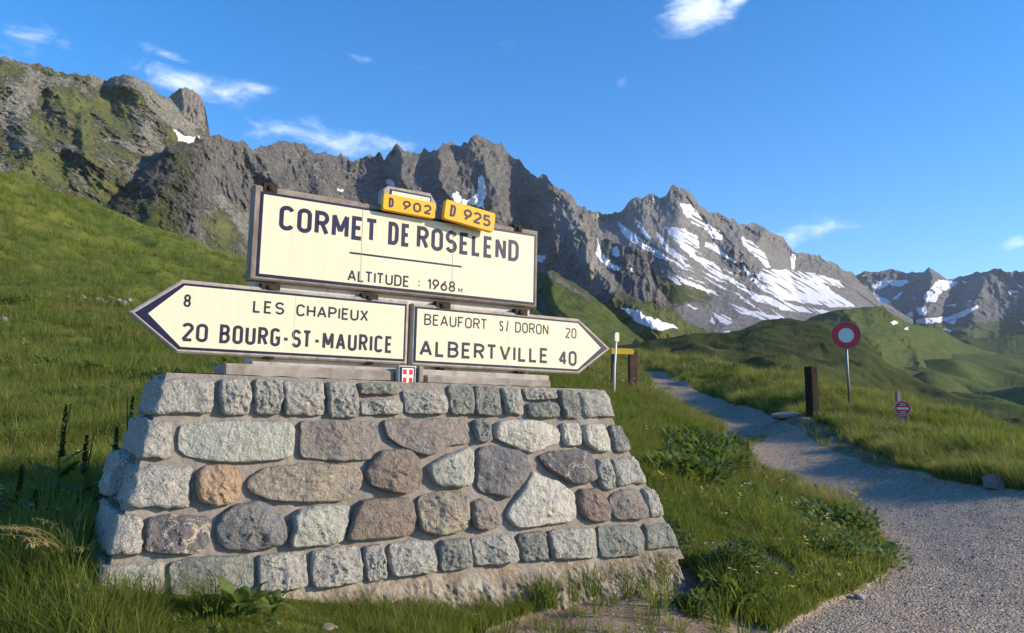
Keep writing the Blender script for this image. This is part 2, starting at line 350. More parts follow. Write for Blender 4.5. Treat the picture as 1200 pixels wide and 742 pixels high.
def masks(x, y, z, r, az):
    px, py, dz = project(x, y, z); q = P3(x, y) ; s = np.clip(30 / np.maximum(dz, 1), 0, 9)
    wx = perlin(q * 1.1) * s * 2.2 + perlin(q * 3.7 + 9) * s * 1.0 + perlin(q * 13. + 4) * s * .5; wy = perlin(q * 1.1 + 31) * s + perlin(q * 4.7 + 5) * s * .5
    ok = (dz > .3) & (r <= crest_r(az) * .98)
    p = inpoly(px + wx, py + wy, PATH) & ok; d = (inpoly(px + wx, py + wy, DIRT) | inpoly(px + wx, py + wy, DIRT2) | inpoly(px + wx, py + wy, DIRT3)) & ok & ~p
    back = (dz <= .3) & (y < 1.0); p = p | back
    return p.astype(float), d.astype(float)
_ND = {}
def ground(x, y, detail=True):
    x = np.atleast_1d(np.asarray(x, float)); y = np.atleast_1d(np.asarray(y, float)); r = np.hypot(x, y); az = np.arctan2(x, y); z = ground_base(az, r); p, d = masks(x, y, z, r, az)
    q = P3(x, y); k = np.clip(r / 12, .25, 3)
    b = fbm(q * .9, 4) * .055 * k + fbm(q * .22 + 5, 3) * .16 * np.clip((r - 5) / 12, 0, 2.2) + ridged(q * .11 + 3, 3) * .5 * np.clip((r - 22) / 30, 0, 1.3)
    fl = fbm(q * 2.5 + 3, 4) * .012
    z = z + np.where(p > 0, fl - .02, np.where(d > 0, fl * 1.6 - .01, b + .025))
    return z, p, d
def gz(x, y): return float(ground(x, y)[0][0])
def hit(px, py):
    """where the ray through a pixel meets the near ground"""
    d = raydir(px, py); t = np.exp(np.linspace(math.log(1.5), math.log(110), 900)); X = d[0] * t; Y = d[1] * t; Z = CAMZ + d[2] * t
    g = ground(X, Y)[0]; i = np.where(Z <= g)[0]; i = i[0] if len(i) else len(t) - 1
    return Vector((X[i], Y[i], g[i]))
# one polar sheet
azs = np.concatenate([np.linspace(-math.pi, -.78, 60)[:-1], np.linspace(-.78, .78, 760), np.linspace(.78, math.pi, 60)[1:]])
rs = np.concatenate([np.exp(np.linspace(math.log(.25), math.log(2.2), 20))[:-1], np.exp(np.linspace(math.log(2.2), math.log(110), 420)), np.exp(np.linspace(math.log(112), math.log(900), 20))])
RR, AA = np.meshgrid(rs, azs, indexing='ij'); X = (RR * np.sin(AA)).ravel(); Y = (RR * np.cos(AA)).ravel()
Z, PM, DM = ground(X, Y)
def smooth2(a, nr, nc, it=1):
    a = a.reshape(nr, nc)
    for _ in range(it): a = (a + np.roll(a, 1, 0) + np.roll(a, -1, 0) + np.roll(a, 1, 1) + np.roll(a, -1, 1)) / 5
    return a.ravel()
Z = smooth2(Z, len(rs), len(azs), 2)
me = mesh_np('ground', np.stack([X, Y, Z], -1), gridF(len(rs), len(azs))[:, ::-1], {'path': smooth2(PM, len(rs), len(azs), 1), 'dirt': smooth2(DM, len(rs), len(azs), 2)})

def ground_mat():
    m, nt = new_mat('alpine_ground'); v = nd(nt, 'ShaderNodeTexCoord').outputs['Object']
    pa = nd(nt, 'ShaderNodeAttribute', attribute_name='path').outputs['Fac']; da = nd(nt, 'ShaderNodeAttribute', attribute_name='dirt').outputs['Fac']
    n1 = noise(nt, v, .35, 6, .6); n2 = noise(nt, v, 3.2, 6, .7); n3 = noise(nt, v, 26, 4, .7); n0 = noise(nt, v, .08, 5, .6, .5)
    g = mix(nt, rmp(nt, n1, .35, .65), (.065, .10, .016), (.125, .135, .026)); g = mix(nt, rmp(nt, n2, .5, .75), g, (.042, .07, .013)); g = mix(nt, mth(nt, 'MULTIPLY', rmp(nt, n0, .48, .7), .6), g, (.14, .125, .035))
    vo = nd(nt, 'ShaderNodeTexVoronoi', {'Vector': v, 'Scale': 55.0}); vo2 = nd(nt, 'ShaderNodeTexVoronoi', {'Vector': v, 'Scale': 15.0})
    gc = ramp(nt, nd(nt, 'ShaderNodeSeparateColor', {0: vo.outputs['Color']}).outputs[0], [(0, (.21, .165, .12)), (.6, (.34, .27, .20)), (1, (.50, .43, .35))])
    gc = mix(nt, mth(nt, 'MULTIPLY', rmp(nt, n2, .4, .7), .5), gc, (.25, .20, .155)); gc = mix(nt, mth(nt, 'MULTIPLY', rmp(nt, n1, .5, .62), .5), gc, (.33, .285, .24))
    dc = mix(nt, rmp(nt, n2, .35, .65), (.17, .125, .08), (.27, .215, .15)); dc = mix(nt, mth(nt, 'MULTIPLY', rmp(nt, n3, .5, .7), .5), dc, (.12, .09, .06))
    c = mix(nt, rmp(nt, mth(nt, 'ADD', pa, mth(nt, 'MULTIPLY', mth(nt, 'SUBTRACT', n3, .5), .8)), .35, .65), g, gc); c = mix(nt, rmp(nt, mth(nt, 'ADD', da, mth(nt, 'MULTIPLY', mth(nt, 'SUBTRACT', n3, .5), .8)), .3, .6), c, dc)
    h = mth(nt, 'ADD', mth(nt, 'MULTIPLY', mth(nt, 'SUBTRACT', 1.0, vo.outputs['Distance']), mth(nt, 'MULTIPLY', pa, .5)), mth(nt, 'ADD', mth(nt, 'MULTIPLY', n3, .6), mth(nt, 'MULTIPLY', n2, 1.2)))
    finish(nt, c, .95, h, .9, .03, .1); return m
M['ground'] = ground_mat()
GO = link('ground', me, M['ground']); tag(GO, kind='structure')

# ------------------------------------------------------------------ far hills and mountains
def interp(tab, x):
    t = sorted(tab); return np.interp(x, [a[0] for a in t], [a[1] for a in t])
def layer(name, x0, x1, step, nrow, sil, foot, rfoot, rridge, prof=1.0, jag=0., jscale=9., amp=0., L=60., stretch=(1, 1, 1), ribs=(), snow=(), grass=None, tone=None, vert=None, mat=None, back=1.0, seed=0, snoww=3.0, detail=1.0, cut=None):
    n = int((x1 - x0) / step) + 1; px = np.linspace(x0, x1, n); sp = interp(sil, px)
    q = P3(px / jscale, px * 0 + seed); jg = jag * (ridged(q, 5, .62) * .9 + .25)
    fp = np.maximum(interp(foot, px), sp + 5); s = np.linspace(0, 1, nrow)[:, None]
    PX = np.broadcast_to(px, (nrow, n)); PY = fp + (sp - fp) * s - jg * s ** 9
    def sm_(a, k):
        k = max(3, int(k / step)) | 1; w = np.hanning(k + 2)[1:-1]; w /= w.sum(); return np.convolve(np.pad(a, k // 2, mode='reflect', reflect_type='odd'), w, 'valid')
    fs, ss = sm_(fp, 90), sm_(sp, 50); se = np.clip((fs - PY) / np.maximum(fs - ss, 5), 0, 1.35); rf, rg_ = sm_(interp(rfoot, px), 90), sm_(interp(rridge, px), 90)
    R = rf + (rg_ - rf) * se ** prof
    az, e, h = pix2ae(PX.ravel(), PY.ravel()); R = R.ravel(); S = np.broadcast_to(s, (nrow, n)).ravel(); X = R * np.sin(az); Y = R * np.cos(az); Z = CAMZ + R * e
    Rm = float(np.median(R)); q = np.stack([az * Rm * stretch[0], e * Rm * stretch[2] * 1.15, R * .12 + 0 * az], -1) / L + seed
    q = q + .35 * np.stack([perlin(q * .8 + 3), perlin(q * .8 + 33), 0 * az], -1)
    fx, fy = PX.ravel(), PY.ravel(); D = np.zeros(len(R)); A = amp(fx, fy) if callable(amp) else amp
    if callable(amp) or amp > 0:
        dn = ridged(q, 7, .53); D -= A * dn * np.clip((1 - S) * 14 + .25, 0, 1)
        D -= A * .24 * ridged(q * 5.1 + 7, 5, .7) * detail * np.clip((1 - S) * 14 + .35, 0, 1)
    for (pts, st, wd, pw) in ribs:
        wpx = fx + perlin(P3(fx / 30, fy / 30) + 3 + seed) * 8 + perlin(P3(fx / 9, fy / 9) + 13 + seed) * 2.5; wpy = fy + perlin(P3(fx / 30, fy / 30) + 43 + seed) * 8
        d = segdist(wpx, wpy, pts); D -= st * np.clip(1 - d / wd, 0, 1) ** pw
    R2 = R + D; X = R2 * np.sin(az); Y = R2 * np.cos(az); Z = CAMZ + R2 * e
    if vert: dz = vert(X, Y, fx, fy, S); Z = Z + dz
    wn = perlin(P3(fx / 14, fy / 14) + 7) * snoww + perlin(P3(fx / 4.5, fy / 4.5) + 17) * snoww * .7; wn2 = perlin(P3(fx / 14, fy / 14) + 71) * snoww + perlin(P3(fx / 4.5, fy / 4.5) + 27) * snoww * .6
    sm = np.zeros(len(R))
    for pl in snow: sm = np.maximum(sm, inpoly(fx + wn, fy + wn2, pl).astype(float))
    if cut: sm = sm * (1 - cut(fx, fy))
    gr = grass(fx, fy, S, q) if grass else np.zeros(len(R)); tn = tone(fx, fy, S, q) if tone else np.zeros(len(R))
    V = np.stack([X, Y, Z], -1); nb = 8
    top = V[-n:]; rt = R2[-n:]; at = az[-n:]
    B = []
    for k in range(1, nb + 1):
        rb = rt + back * k * rt * .03; B.append(np.stack([rb * np.sin(at), rb * np.cos(at), top[:, 2] - back * (rb - rt) * (.5 + .1 * k)], -1))
    V = np.concatenate([V] + B); z0 = np.zeros(n * nb)
    me = mesh_np(name, V, gridF(nrow + nb, n), {'snow': np.concatenate([sm, z0]), 'grass': np.concatenate([gr, np.tile(gr[-n:], nb)]), 'tone': np.concatenate([tn, np.tile(tn[-n:], nb)])})
    o = link(name, me, mat); tag(o, kind='structure'); return o
def mountain_mat(name, sc, rock, rock2, rlight, g1, g2, bd, snowc=(.66, .68, .72), bs=.8):
    m, nt = new_mat(name); v = nd(nt, 'ShaderNodeTexCoord').outputs['Object']
    sa = nd(nt, 'ShaderNodeAttribute', attribute_name='snow').outputs['Fac']; ga = nd(nt, 'ShaderNodeAttribute', attribute_name='grass').outputs['Fac']; ta = nd(nt, 'ShaderNodeAttribute', attribute_name='tone').outputs['Fac']
    n1 = noise(nt, v, sc, 6, .65, .3); n2 = noise(nt, v, sc * 4.5, 6, .72); n3 = noise(nt, v, sc * 17, 5, .75)
    c = mix(nt, rmp(nt, n1, .38, .62), rock, rock2); c = mix(nt, mth(nt, 'MULTIPLY', rmp(nt, n2, .5, .64), .8), c, rlight); c = mix(nt, mth(nt, 'MULTIPLY', rmp(nt, n3, .5, .62), .75), c, tuple(x * .42 for x in rock)); c = mix(nt, mth(nt, 'MULTIPLY', rmp(nt, n3, .46, .38), .6), c, tuple(x * 1.25 for x in rlight))
    c = mix(nt, ta, c, rlight)
    gg = mix(nt, rmp(nt, n1, .35, .65), g1, g2); gg = mix(nt, mth(nt, 'MULTIPLY', rmp(nt, n2, .5, .7), .6), gg, tuple(x * .55 for x in g1)); gg = mix(nt, mth(nt, 'MULTIPLY', rmp(nt, n3, .5, .75), .35), gg, tuple(x * 1.4 for x in g2))
    gf = rmp(nt, mth(nt, 'ADD', ga, mth(nt, 'ADD', mth(nt, 'MULTIPLY', mth(nt, 'SUBTRACT', n2, .5), 1.3), mth(nt, 'MULTIPLY', mth(nt, 'SUBTRACT', n3, .5), .9))), .4, .62)
    c = mix(nt, gf, c, gg); sf = rmp(nt, mth(nt, 'ADD', sa, mth(nt, 'MULTIPLY', mth(nt, 'SUBTRACT', n3, .5), .7)), .42, .6)
    c = mix(nt, sf, c, mix(nt, mth(nt, 'MULTIPLY', rmp(nt, n2, .45, .7), .6), snowc, (.40, .40, .41)))
    h = mth(nt, 'ADD', mth(nt, 'ADD', mth(nt, 'MULTIPLY', n2, 1.0), mth(nt, 'MULTIPLY', n3, .35)), mth(nt, 'MULTIPLY', n1, .5)); h = mth(nt, 'MULTIPLY', h, mth(nt, 'SUBTRACT', 1.0, mth(nt, 'MULTIPLY', mth(nt, 'MAXIMUM', sf, mth(nt, 'MULTIPLY', gf, .8)), .85)))
    finish(nt, c, .95, h, bs, bd, .05); return m
GA, GB = (.055, .075, .018), (.10, .105, .03)
M['m1'] = mountain_mat('grassy_crag', .022, (.18, .18, .155), (.235, .23, .195), (.42, .41, .36), (.085, .10, .035), (.12, .13, .048), 7, bs=1.)
M['m2'] = mountain_mat('grey_crag', .016, (.105, .104, .104), (.15, .144, .138), (.33, .305, .27), GA, GB, 11, bs=1.)
M['m3'] = mountain_mat('snowy_crag', .010, (.15, .146, .142), (.195, .188, .18), (.28, .265, .25), GA, GB, 12, bs=.8)
M['m4'] = mountain_mat('far_crag', .006, (.115, .12, .125), (.145, .15, .15), (.20, .20, .2), (.05, .075, .025), (.07, .09, .03), 22, bs=.6)
M['hill'] = mountain_mat('green_hill', .06, (.12, .11, .09), (.15, .14, .12), (.24, .22, .2), (.046, .072, .017), (.082, .098, .027), 1.8, bs=1.)

M['heath'] = mountain_mat('heath_hill', .09, (.09, .08, .06), (.12, .11, .09), (.16, .15, .12), (.026, .038, .010), (.055, .062, .018), 1.0, bs=.9)
def blobs(x, y, L, s, thr=0.0, w=.25): return np.clip((fbm(P3(x / L, y / L * .8) + s, 5, .6) - thr) / w + .5, 0, 1)
S1 = [(-420, -20), (-200, 20), (-60, 52), (0, 68.3), (12, 69), (32, 73), (52, 79), (65, 83), (81, 87), (105, 89), (125, 95), (133, 90.5), (150, 88.5), (162, 91), (174, 99), (186, 111), (198, 117), (210, 131), (226, 145), (236, 152), (246, 166), (262, 190), (300, 240), (360, 300)]
layer('mountain', -420, 345, 1.15, 250, S1, [(-420, 220), (0, 255), (120, 290), (290, 345), (360, 360)], [(-420, 320), (0, 340), (290, 420), (360, 430)], [(-420, 700), (0, 800), (246, 980), (360, 1000)],
      prof=1.15, jag=3.0, jscale=22, amp=27., L=80., ribs=[([(150, 90), (190, 150), (240, 170)], 30, 26, 1.3), ([(60, 90), (120, 200), (130, 250)], 26, 26, 1.2), ([(120, 100), (165, 180)], -24, 16, 1.2), ([(8, 75), (20, 130), (50, 200)], 26, 26, 1.2), ([(95, 90), (85, 130), (100, 190)], 22, 24, 1.2), ([(225, 175), (175, 225), (130, 262)], -90, 60, 1.1), ([(50, 110), (52, 150)], -18, 10, 1), ([(90, 130), (88, 170)], -20, 9, 1)],
      snow=[[(202, 151), (207, 153), (214, 159), (226, 161), (234, 159), (234, 166), (222, 168), (210, 165)]],
      grass=lambda x, y, s, q: np.clip(.50 + fbm(q * 1.9 + 9, 5, .65) * .46 + .32 * np.exp(-(segdist(x, y, [(60, 118), (105, 132), (160, 115), (205, 160)]) / 15) ** 2) - np.clip((s - .7) * .6, 0, 1) + .2 * np.clip((.35 - s), 0, 1), 0, 1), mat=M['m1'], seed=2.3, snoww=1.6)
layer('mountain', 190, 252, .8, 90, [(190, 122), (196, 117), (202, 111), (210, 105), (220, 103), (227, 107), (235, 113), (240, 126), (243, 141), (246, 157), (252, 175)], [(190, 180), (252, 200)], [(190, 1250), (252, 1250)], [(190, 1330), (252, 1330)],
      prof=1.0, jag=1.6, jscale=9, amp=14., L=40., stretch=(1, 1, .4), ribs=[([(215, 100), (212, 160)], 30, 12, 1)], tone=lambda x, y, s, q: np.full(len(x), .45), mat=M['m2'], seed=5.1)
S2 = [(112, 240), (118, 236), (140, 222), (165, 203), (194, 176), (218, 168), (247, 159), (259, 158.5), (283, 167), (297, 175), (310, 172), (330, 168), (347, 167), (360, 172), (370, 178), (380, 182), (413, 188), (423, 183), (433, 184), (443, 182), (450, 188), (463, 172), (477, 177), (493, 180), (510, 175), (527, 168), (540, 173), (543, 166), (548, 168), (553, 162), (567, 162), (573, 168), (583, 168), (597, 180), (613, 195), (630, 208), (640, 208), (650, 217), (663, 227), (677, 240), (687, 249), (697, 263), (703, 279), (713, 285), (735, 289), (757, 298), (766, 318), (772, 338), (785, 356), (800, 373), (822, 388), (850, 396)]
def g2(x, y, s, q):
    a = np.clip((360 - x) / 150, 0, 1) * .42 + fbm(q * 1.6 + 4, 5, .6) * .28
    b = np.clip((y - 330) / 40, 0, 1) * np.clip((x - 690) / 30, 0, 1) * .75 + np.clip((y - 318) / 22, 0, 1) * np.clip((790 - x) / 60, 0, 1) * np.clip((x - 600) / 30, 0, 1) * .25
    return np.clip(a + b, 0, 1)
layer('mountain', 112, 850, 1.05, 250, S2, [(112, 262), (200, 300), (290, 345), (450, 390), (640, 405), (850, 412)], [(112, 430), (200, 500), (400, 640), (640, 700), (850, 760)], [(112, 640), (200, 830), (260, 1080), (400, 1400), (560, 1500), (687, 1450), (720, 1150), (850, 900)],
      prof=1.1, jag=5.0, jscale=24, amp=lambda x, y: 46 - 20 * np.clip((y - 325) / 50, 0, 1) * np.clip((x - 640) / 60, 0, 1), L=105., stretch=(1, 1, .42), snow=[[(528, 230), (535, 224), (540, 232), (550, 236), (560, 226), (562, 206), (567, 206), (570, 228), (566, 243), (540, 241), (533, 240)], [(560, 208), (563, 206), (567, 220), (565, 240), (560, 236)], [(626, 299), (640, 301), (636, 307), (627, 306)], [(666, 262), (670, 268), (672, 270), (666, 270)], [(453, 210), (462, 212), (466, 220), (455, 216)], [(395, 221), (404, 223), (402, 227), (396, 225)],
            [(699, 279), (703, 290), (711, 305), (728, 314), (724, 318), (706, 308), (698, 298)], [(719, 291), (727, 288), (725, 300), (718, 299)], [(728, 360), (740, 362), (760, 372), (790, 381), (795, 386), (770, 386), (745, 378)], [(774, 322), (786, 330), (784, 333), (774, 327)], [(735, 310), (745, 317), (742, 320)]],
      ribs=[([(250, 160), (218, 180), (190, 220), (172, 262)], 150, 105, 1.0), ([(300, 176), (330, 215), (345, 260)], 40, 36, 1.2), ([(345, 168), (380, 230)], 36, 30, 1.2), ([(463, 172), (475, 215), (500, 260)], 90, 30, 1.2), ([(508, 176), (520, 220), (530, 260)], 70, 22, 1.2), ([(553, 163), (575, 200), (583, 240)], 90, 36, 1.2), ([(648, 212), (672, 245), (692, 300), (718, 340), (770, 385)], 210, 84, 1.0),
            ([(757, 298), (764, 318), (772, 345)], 40, 22, 1), ([(590, 172), (606, 240), (610, 320)], -120, 44, 1.1), ([(445, 185), (452, 230), (470, 270)], -45, 20, 1.2), ([(540, 175), (556, 215), (565, 250)], -50, 22, 1.2), ([(698, 270), (705, 300), (740, 345), (800, 385)], -40, 18, 1)],
      grass=g2, tone=lambda x, y, s, q: np.clip(.9 * np.exp(-(segdist(x, y, [(665, 250), (680, 280), (698, 322)]) / 15) ** 2) + .3 * np.clip((y - 300) / 60, 0, 1) * np.clip((x - 660) / 40, 0, 1) + np.clip(fbm(q + 20, 3) * .4, 0, .3), 0, 1), mat=M['m2'], seed=7.7)
S3 = [(660, 246), (687, 248.5), (705, 250), (730, 248.6), (738, 237), (745, 234), (753, 232.4), (762, 229.6), (773, 234), (781, 228), (786, 218), (790, 217.4), (796, 222.5), (801, 224), (807, 223), (811, 231), (821, 242), (832, 249), (844, 251), (855, 256), (866, 261), (880, 263), (895, 266.4), (906, 273), (917, 280), (923, 287), (928, 296), (940, 297), (960, 302), (981, 313), (1001, 322), (1030, 352), (1070, 372)]
SN3 = [[(722, 259), (728, 262), (752, 280), (770, 291), (785, 303), (783, 307), (765, 298), (745, 287), (730, 275)], [(745, 256), (752, 262), (764, 282), (768, 288), (757, 279), (749, 268)], [(768, 272), (774, 276), (785, 290), (800, 304), (812, 316), (806, 314), (792, 304), (776, 290)], [(777, 266), (803, 268), (818, 278), (820, 292), (812, 290), (818, 300), (840, 310), (858, 332), (848, 330), (822, 310), (800, 292), (785, 276)],
       [(826, 283), (838, 286), (848, 296), (858, 301), (858, 304), (840, 299), (826, 289)], [(796, 238), (810, 240), (818, 252), (830, 262), (846, 272), (846, 282), (836, 280), (826, 268), (812, 262), (800, 250)], [(763, 231), (768, 234), (764, 238)],
       [(893, 314), (923, 317), (945, 322), (962, 330), (990, 350), (1004, 359), (985, 361), (955, 357), (925, 353), (895, 343), (884, 332), (888, 322)], [(868, 277), (878, 280), (888, 290), (897, 297), (905, 313), (897, 313), (884, 300), (872, 287)], [(927, 296), (934, 297), (932, 318), (928, 316)], [(935, 317), (962, 322), (985, 331), (990, 338), (965, 332), (940, 324)],
       [(866, 299), (874, 311), (884, 328), (881, 331), (872, 314)], [(880, 341), (915, 354), (960, 363), (985, 365), (960, 368), (920, 364), (880, 350)], [(833, 364), (850, 370), (862, 378), (850, 380), (838, 373)], [(850, 352), (880, 364), (920, 372), (900, 376), (865, 366)], [(805, 355), (818, 362), (815, 364)], [(774, 320), (790, 326), (800, 334), (795, 335), (780, 327)], [(832, 326), (845, 335), (838, 333)], [(833, 372), (838, 380), (832, 379)], [(850, 388), (858, 386), (858, 390), (848, 391)], [(784, 320), (838, 342), (845, 348), (800, 332)],
       [(846, 318), (880, 340), (930, 366), (900, 358), (856, 332)], [(700, 252), (703, 254), (702, 258)]]
def snow3x(x, y):
    pass
# scree fall lines: snow streaks that run down and right
random.seed(5)
for k in range(26):
    xx = random.uniform(770, 905); yy = 268 + (xx - 770) * .34 + random.uniform(4, 55); ln = random.uniform(14, 46); sl_ = random.uniform(.52, .72); wd = random.uniform(.7, 1.9)
    SN3.append([(xx, yy), (xx + ln * .5, yy + ln * .5 * sl_ - wd), (xx + ln, yy + ln * sl_), (xx + ln * .5, yy + ln * .5 * sl_ + wd)])
def g3(x, y, s, q): return np.clip(.8 * np.exp(-(((x - 800) / 40) ** 2 + ((y - 345) / 18) ** 2)) + .55 * np.exp(-(((x - 760) / 30) ** 2 + ((y - 330) / 14) ** 2)) + np.clip((y - 365) / 25, 0, 1) * .25 + fbm(q * 2, 3) * .2, 0, 1)
def amp3(x, y):
    ridge = np.clip((interp(S3, x) + 30 - y) / 22, 0, 1); isl = np.exp(-(segdist(x, y, [(760, 300), (765, 330)]) / 18) ** 2) + np.exp(-(segdist(x, y, [(850, 300), (880, 330)]) / 14) ** 2) + .6 * np.exp(-(segdist(x, y, [(820, 270), (860, 300)]) / 12) ** 2)
    return 9 + 60 * np.clip(ridge + isl, 0, 1)
layer('mountain', 655, 1070, .9, 210, S3, [(655, 385), (780, 398), (850, 396), (900, 388), (960, 382), (1005, 378), (1070, 385)], [(655, 1100), (850, 1050), (1000, 1300), (1070, 1500)], [(655, 1900), (790, 2150), (900, 2400), (1000, 2900), (1070, 2900)],
      prof=1.0, jag=3.4, jscale=20, amp=amp3, L=130., stretch=(1, 1, .5), snow=SN3, grass=g3, snoww=2.0, cut=lambda x, y: np.clip((perlin(P3((-x * .5 + y * .86) / 2.3, (x * .86 + y * .5) / 34)) + .35 * perlin(P3((-x * .5 + y * .86) / 1.3, (x * .86 + y * .5) / 14) + 5) - .22 + .25 * np.clip((330 - y) / 40, -.6, .3) * 0) * 6, 0, 1), mat=M['m3'], seed=11.2,
      ribs=[([(790, 218), (800, 250), (850, 300), (890, 335)], 90, 46, 1.3), ([(740, 236), (770, 290), (800, 330)], 50, 34, 1.3), ([(850, 255), (880, 300)], 40, 24, 1.2), ([(820, 262), (850, 300), (900, 345)], -50, 22, 1.3)],
      tone=lambda x, y, s, q: np.clip(.45 + .25 * fbm(P3((x - y * .2) / 3, (y - x * .6) / 3.) + 3, 3) - amp3(x, y) / 110, 0, .9))
S4 = [(900, 340), (960, 334), (1001, 323), (1015, 318), (1031, 319), (1045, 316), (1062, 321), (1075, 320), (1082, 319), (1089, 313), (1099, 321), (1111, 328), (1122, 327), (1136, 321), (1149, 320), (1166, 316), (1186, 320), (1200, 318), (1260, 308), (1340, 316), (1420, 300), (1560, 290)]
SN4 = [[(1083, 348), (1090, 338), (1100, 328), (1112, 329), (1124, 331), (1112, 338), (1100, 346), (1096, 355), (1086, 354)], [(1021, 336), (1030, 330), (1040, 325), (1044, 332), (1030, 340)], [(1040, 330), (1062, 327), (1066, 332), (1046, 336)], [(1010, 324), (1014, 321), (1016, 325)], [(1006, 340), (1024, 342), (1040, 352), (1046, 356), (1030, 359), (1016, 350)], [(1055, 372), (1068, 364), (1070, 370), (1062, 374)], [(1074, 362), (1086, 359), (1086, 368), (1076, 369)], [(1072, 375), (1086, 372), (1110, 372), (1130, 364), (1146, 357), (1148, 359), (1130, 370), (1110, 377), (1090, 379), (1074, 379)], [(1110, 378), (1122, 373), (1118, 381)], [(1104, 386), (1115, 386), (1112, 389)], [(1181, 341), (1192, 339), (1193, 343), (1184, 344)], [(1127, 329), (1134, 330), (1130, 332)], [(1108, 358), (1122, 356), (1120, 360)], [(1195, 378), (1202, 378), (1200, 382)], [(960, 330), (990, 336), (1002, 322), (990, 345), (965, 336)], [(1054, 342), (1060, 340), (1050, 352), (1046, 350)], [(1068, 350), (1072, 349), (1070, 352)], [(1133, 352), (1141, 352), (1137, 355)]]
layer('mountain', 900, 1560, 1.1, 140, S4, [(900, 400), (1050, 412), (1120, 418), (1560, 425)], [(900, 2300), (1200, 2200), (1560, 2200)], [(900, 3400), (1200, 3600), (1560, 3400)], jag=2.4, jscale=22, amp=lambda x, y: 115 - 40 * np.clip((y - 350) / 40, 0, 1), L=300., stretch=(1, 1, .6),
      snow=SN4, snoww=2.2, grass=lambda x, y, s, q: np.clip((y - 345) / 40, 0, 1) * .75 + fbm(q * 2, 3) * .2, mat=M['m4'], seed=3.9, ribs=[([(1089, 313), (1095, 330), (1080, 365)], 170, 26, 1.2), ([(1166, 316), (1150, 350), (1130, 385)], 200, 45, 1.2), ([(1130, 330), (1110, 365)], -120, 26, 1.2), ([(1200, 318), (1215, 390)], 170, 40, 1.2)])
# green shelf under the snow bowl
layer('hill', 925, 1240, 1.1, 110, [(925, 392), (950, 372), (971, 365), (1011, 361), (1035, 358.5), (1045, 368), (1068, 380), (1102, 386), (1116, 395), (1130, 402), (1160, 412), (1200, 420), (1240, 425)], [(925, 440), (1040, 480), (1240, 520)], [(925, 520), (1040, 640), (1240, 850)], [(925, 1100), (1040, 1250), (1130, 1500), (1240, 1600)],
      jag=1.0, jscale=20, amp=22., L=110., grass=lambda x, y, s, q: np.clip(1.25 + fbm(q * 3, 3) * .3 - .35 * np.exp(-(((x - 1075) / 30) ** 2 + ((y - 388) / 8) ** 2)), 0, 1.3), snow=[[(1042, 378), (1048, 376), (1054, 380), (1046, 381)], [(1058, 384), (1064, 383), (1062, 387)]], mat=M['hill'], seed=8.8, ribs=[([(1040, 362), (1065, 400), (1080, 425)], 60, 30, 1.3), ([(985, 365), (1020, 400), (1040, 430)], 45, 30, 1.3)])
layer('hill', 1085, 1560, 1.4, 60, [(1085, 410), (1110, 401), (1130, 398), (1160, 396), (1200, 392), (1300, 380), (1560, 360)], [(1085, 440), (1560, 450)], [(1085, 1500), (1560, 1400)], [(1085, 1900), (1560, 2100)], jag=.8, jscale=24, amp=16., L=120., grass=lambda x, y, s, q: np.full(len(x), 1.3), mat=M['hill'], seed=1.8)
def vplat(X, Y, fx, fy, S):
    q = P3(X, Y); return (np.clip(perlin(q / 120 + 4) + .5 * perlin(q / 60 + 9), -.3, 1) * 30 + fbm(q / 40, 4) * 2.5) * np.clip(S * 4, 0, 1) * np.clip((1 - S) * 8, .3, 1)
layer('valley', 960, 1560, 1.2, 220, [(960, 440), (1020, 438), (1060, 428), (1085, 422), (1120, 418), (1200, 417), (1560, 420)], [(960, 560), (1200, 600), (1560, 640)], [(960, 110), (1200, 130), (1560, 150)], [(960, 900), (1200, 1500), (1560, 1500)], prof=2.2, amp=0., L=60., vert=vplat, grass=lambda x, y, s, q: np.full(len(x), 1.5), tone=None, mat=M['hill'], seed=6.1)
# dark rounded hill behind the path
SH = [(640, 424), (700, 416), (735, 404), (769, 398), (815, 390), (850, 389), (869, 386), (893, 375.5), (922, 374), (940, 376), (961, 377), (977, 382), (1001, 389), (1021, 402), (1038, 425), (1062, 439), (1089, 450), (1119, 461), (1150, 474), (1200, 492), (1260, 520)]
def vh(X, Y, fx, fy, S): q = P3(X, Y); return (ridged(q / 70 + 2, 4, .45) * 4.2 + fbm(q / 12, 4, .55) * .55) * np.clip(S * 4, 0, 1) * np.clip((1 - S) * 10, .15, 1)
layer('hill', 640, 1260, 1.15, 150, SH, [(640, 450), (800, 455), (1000, 500), (1260, 590)], [(640, 90), (800, 80), (1000, 70), (1260, 60)], [(640, 330), (800, 380), (900, 430), (1000, 440), (1100, 380), (1260, 300)], prof=1.0, jag=.5, jscale=30, amp=4., L=30., vert=vh, grass=lambda x, y, s, q: np.full(len(x), 1.5), mat=M['heath'], seed=4.4,
      ribs=[([(900, 376), (985, 425), (1040, 470)], -16, 26, 1.2), ([(760, 400), (880, 430), (960, 460)], 14, 26, 1.3)])
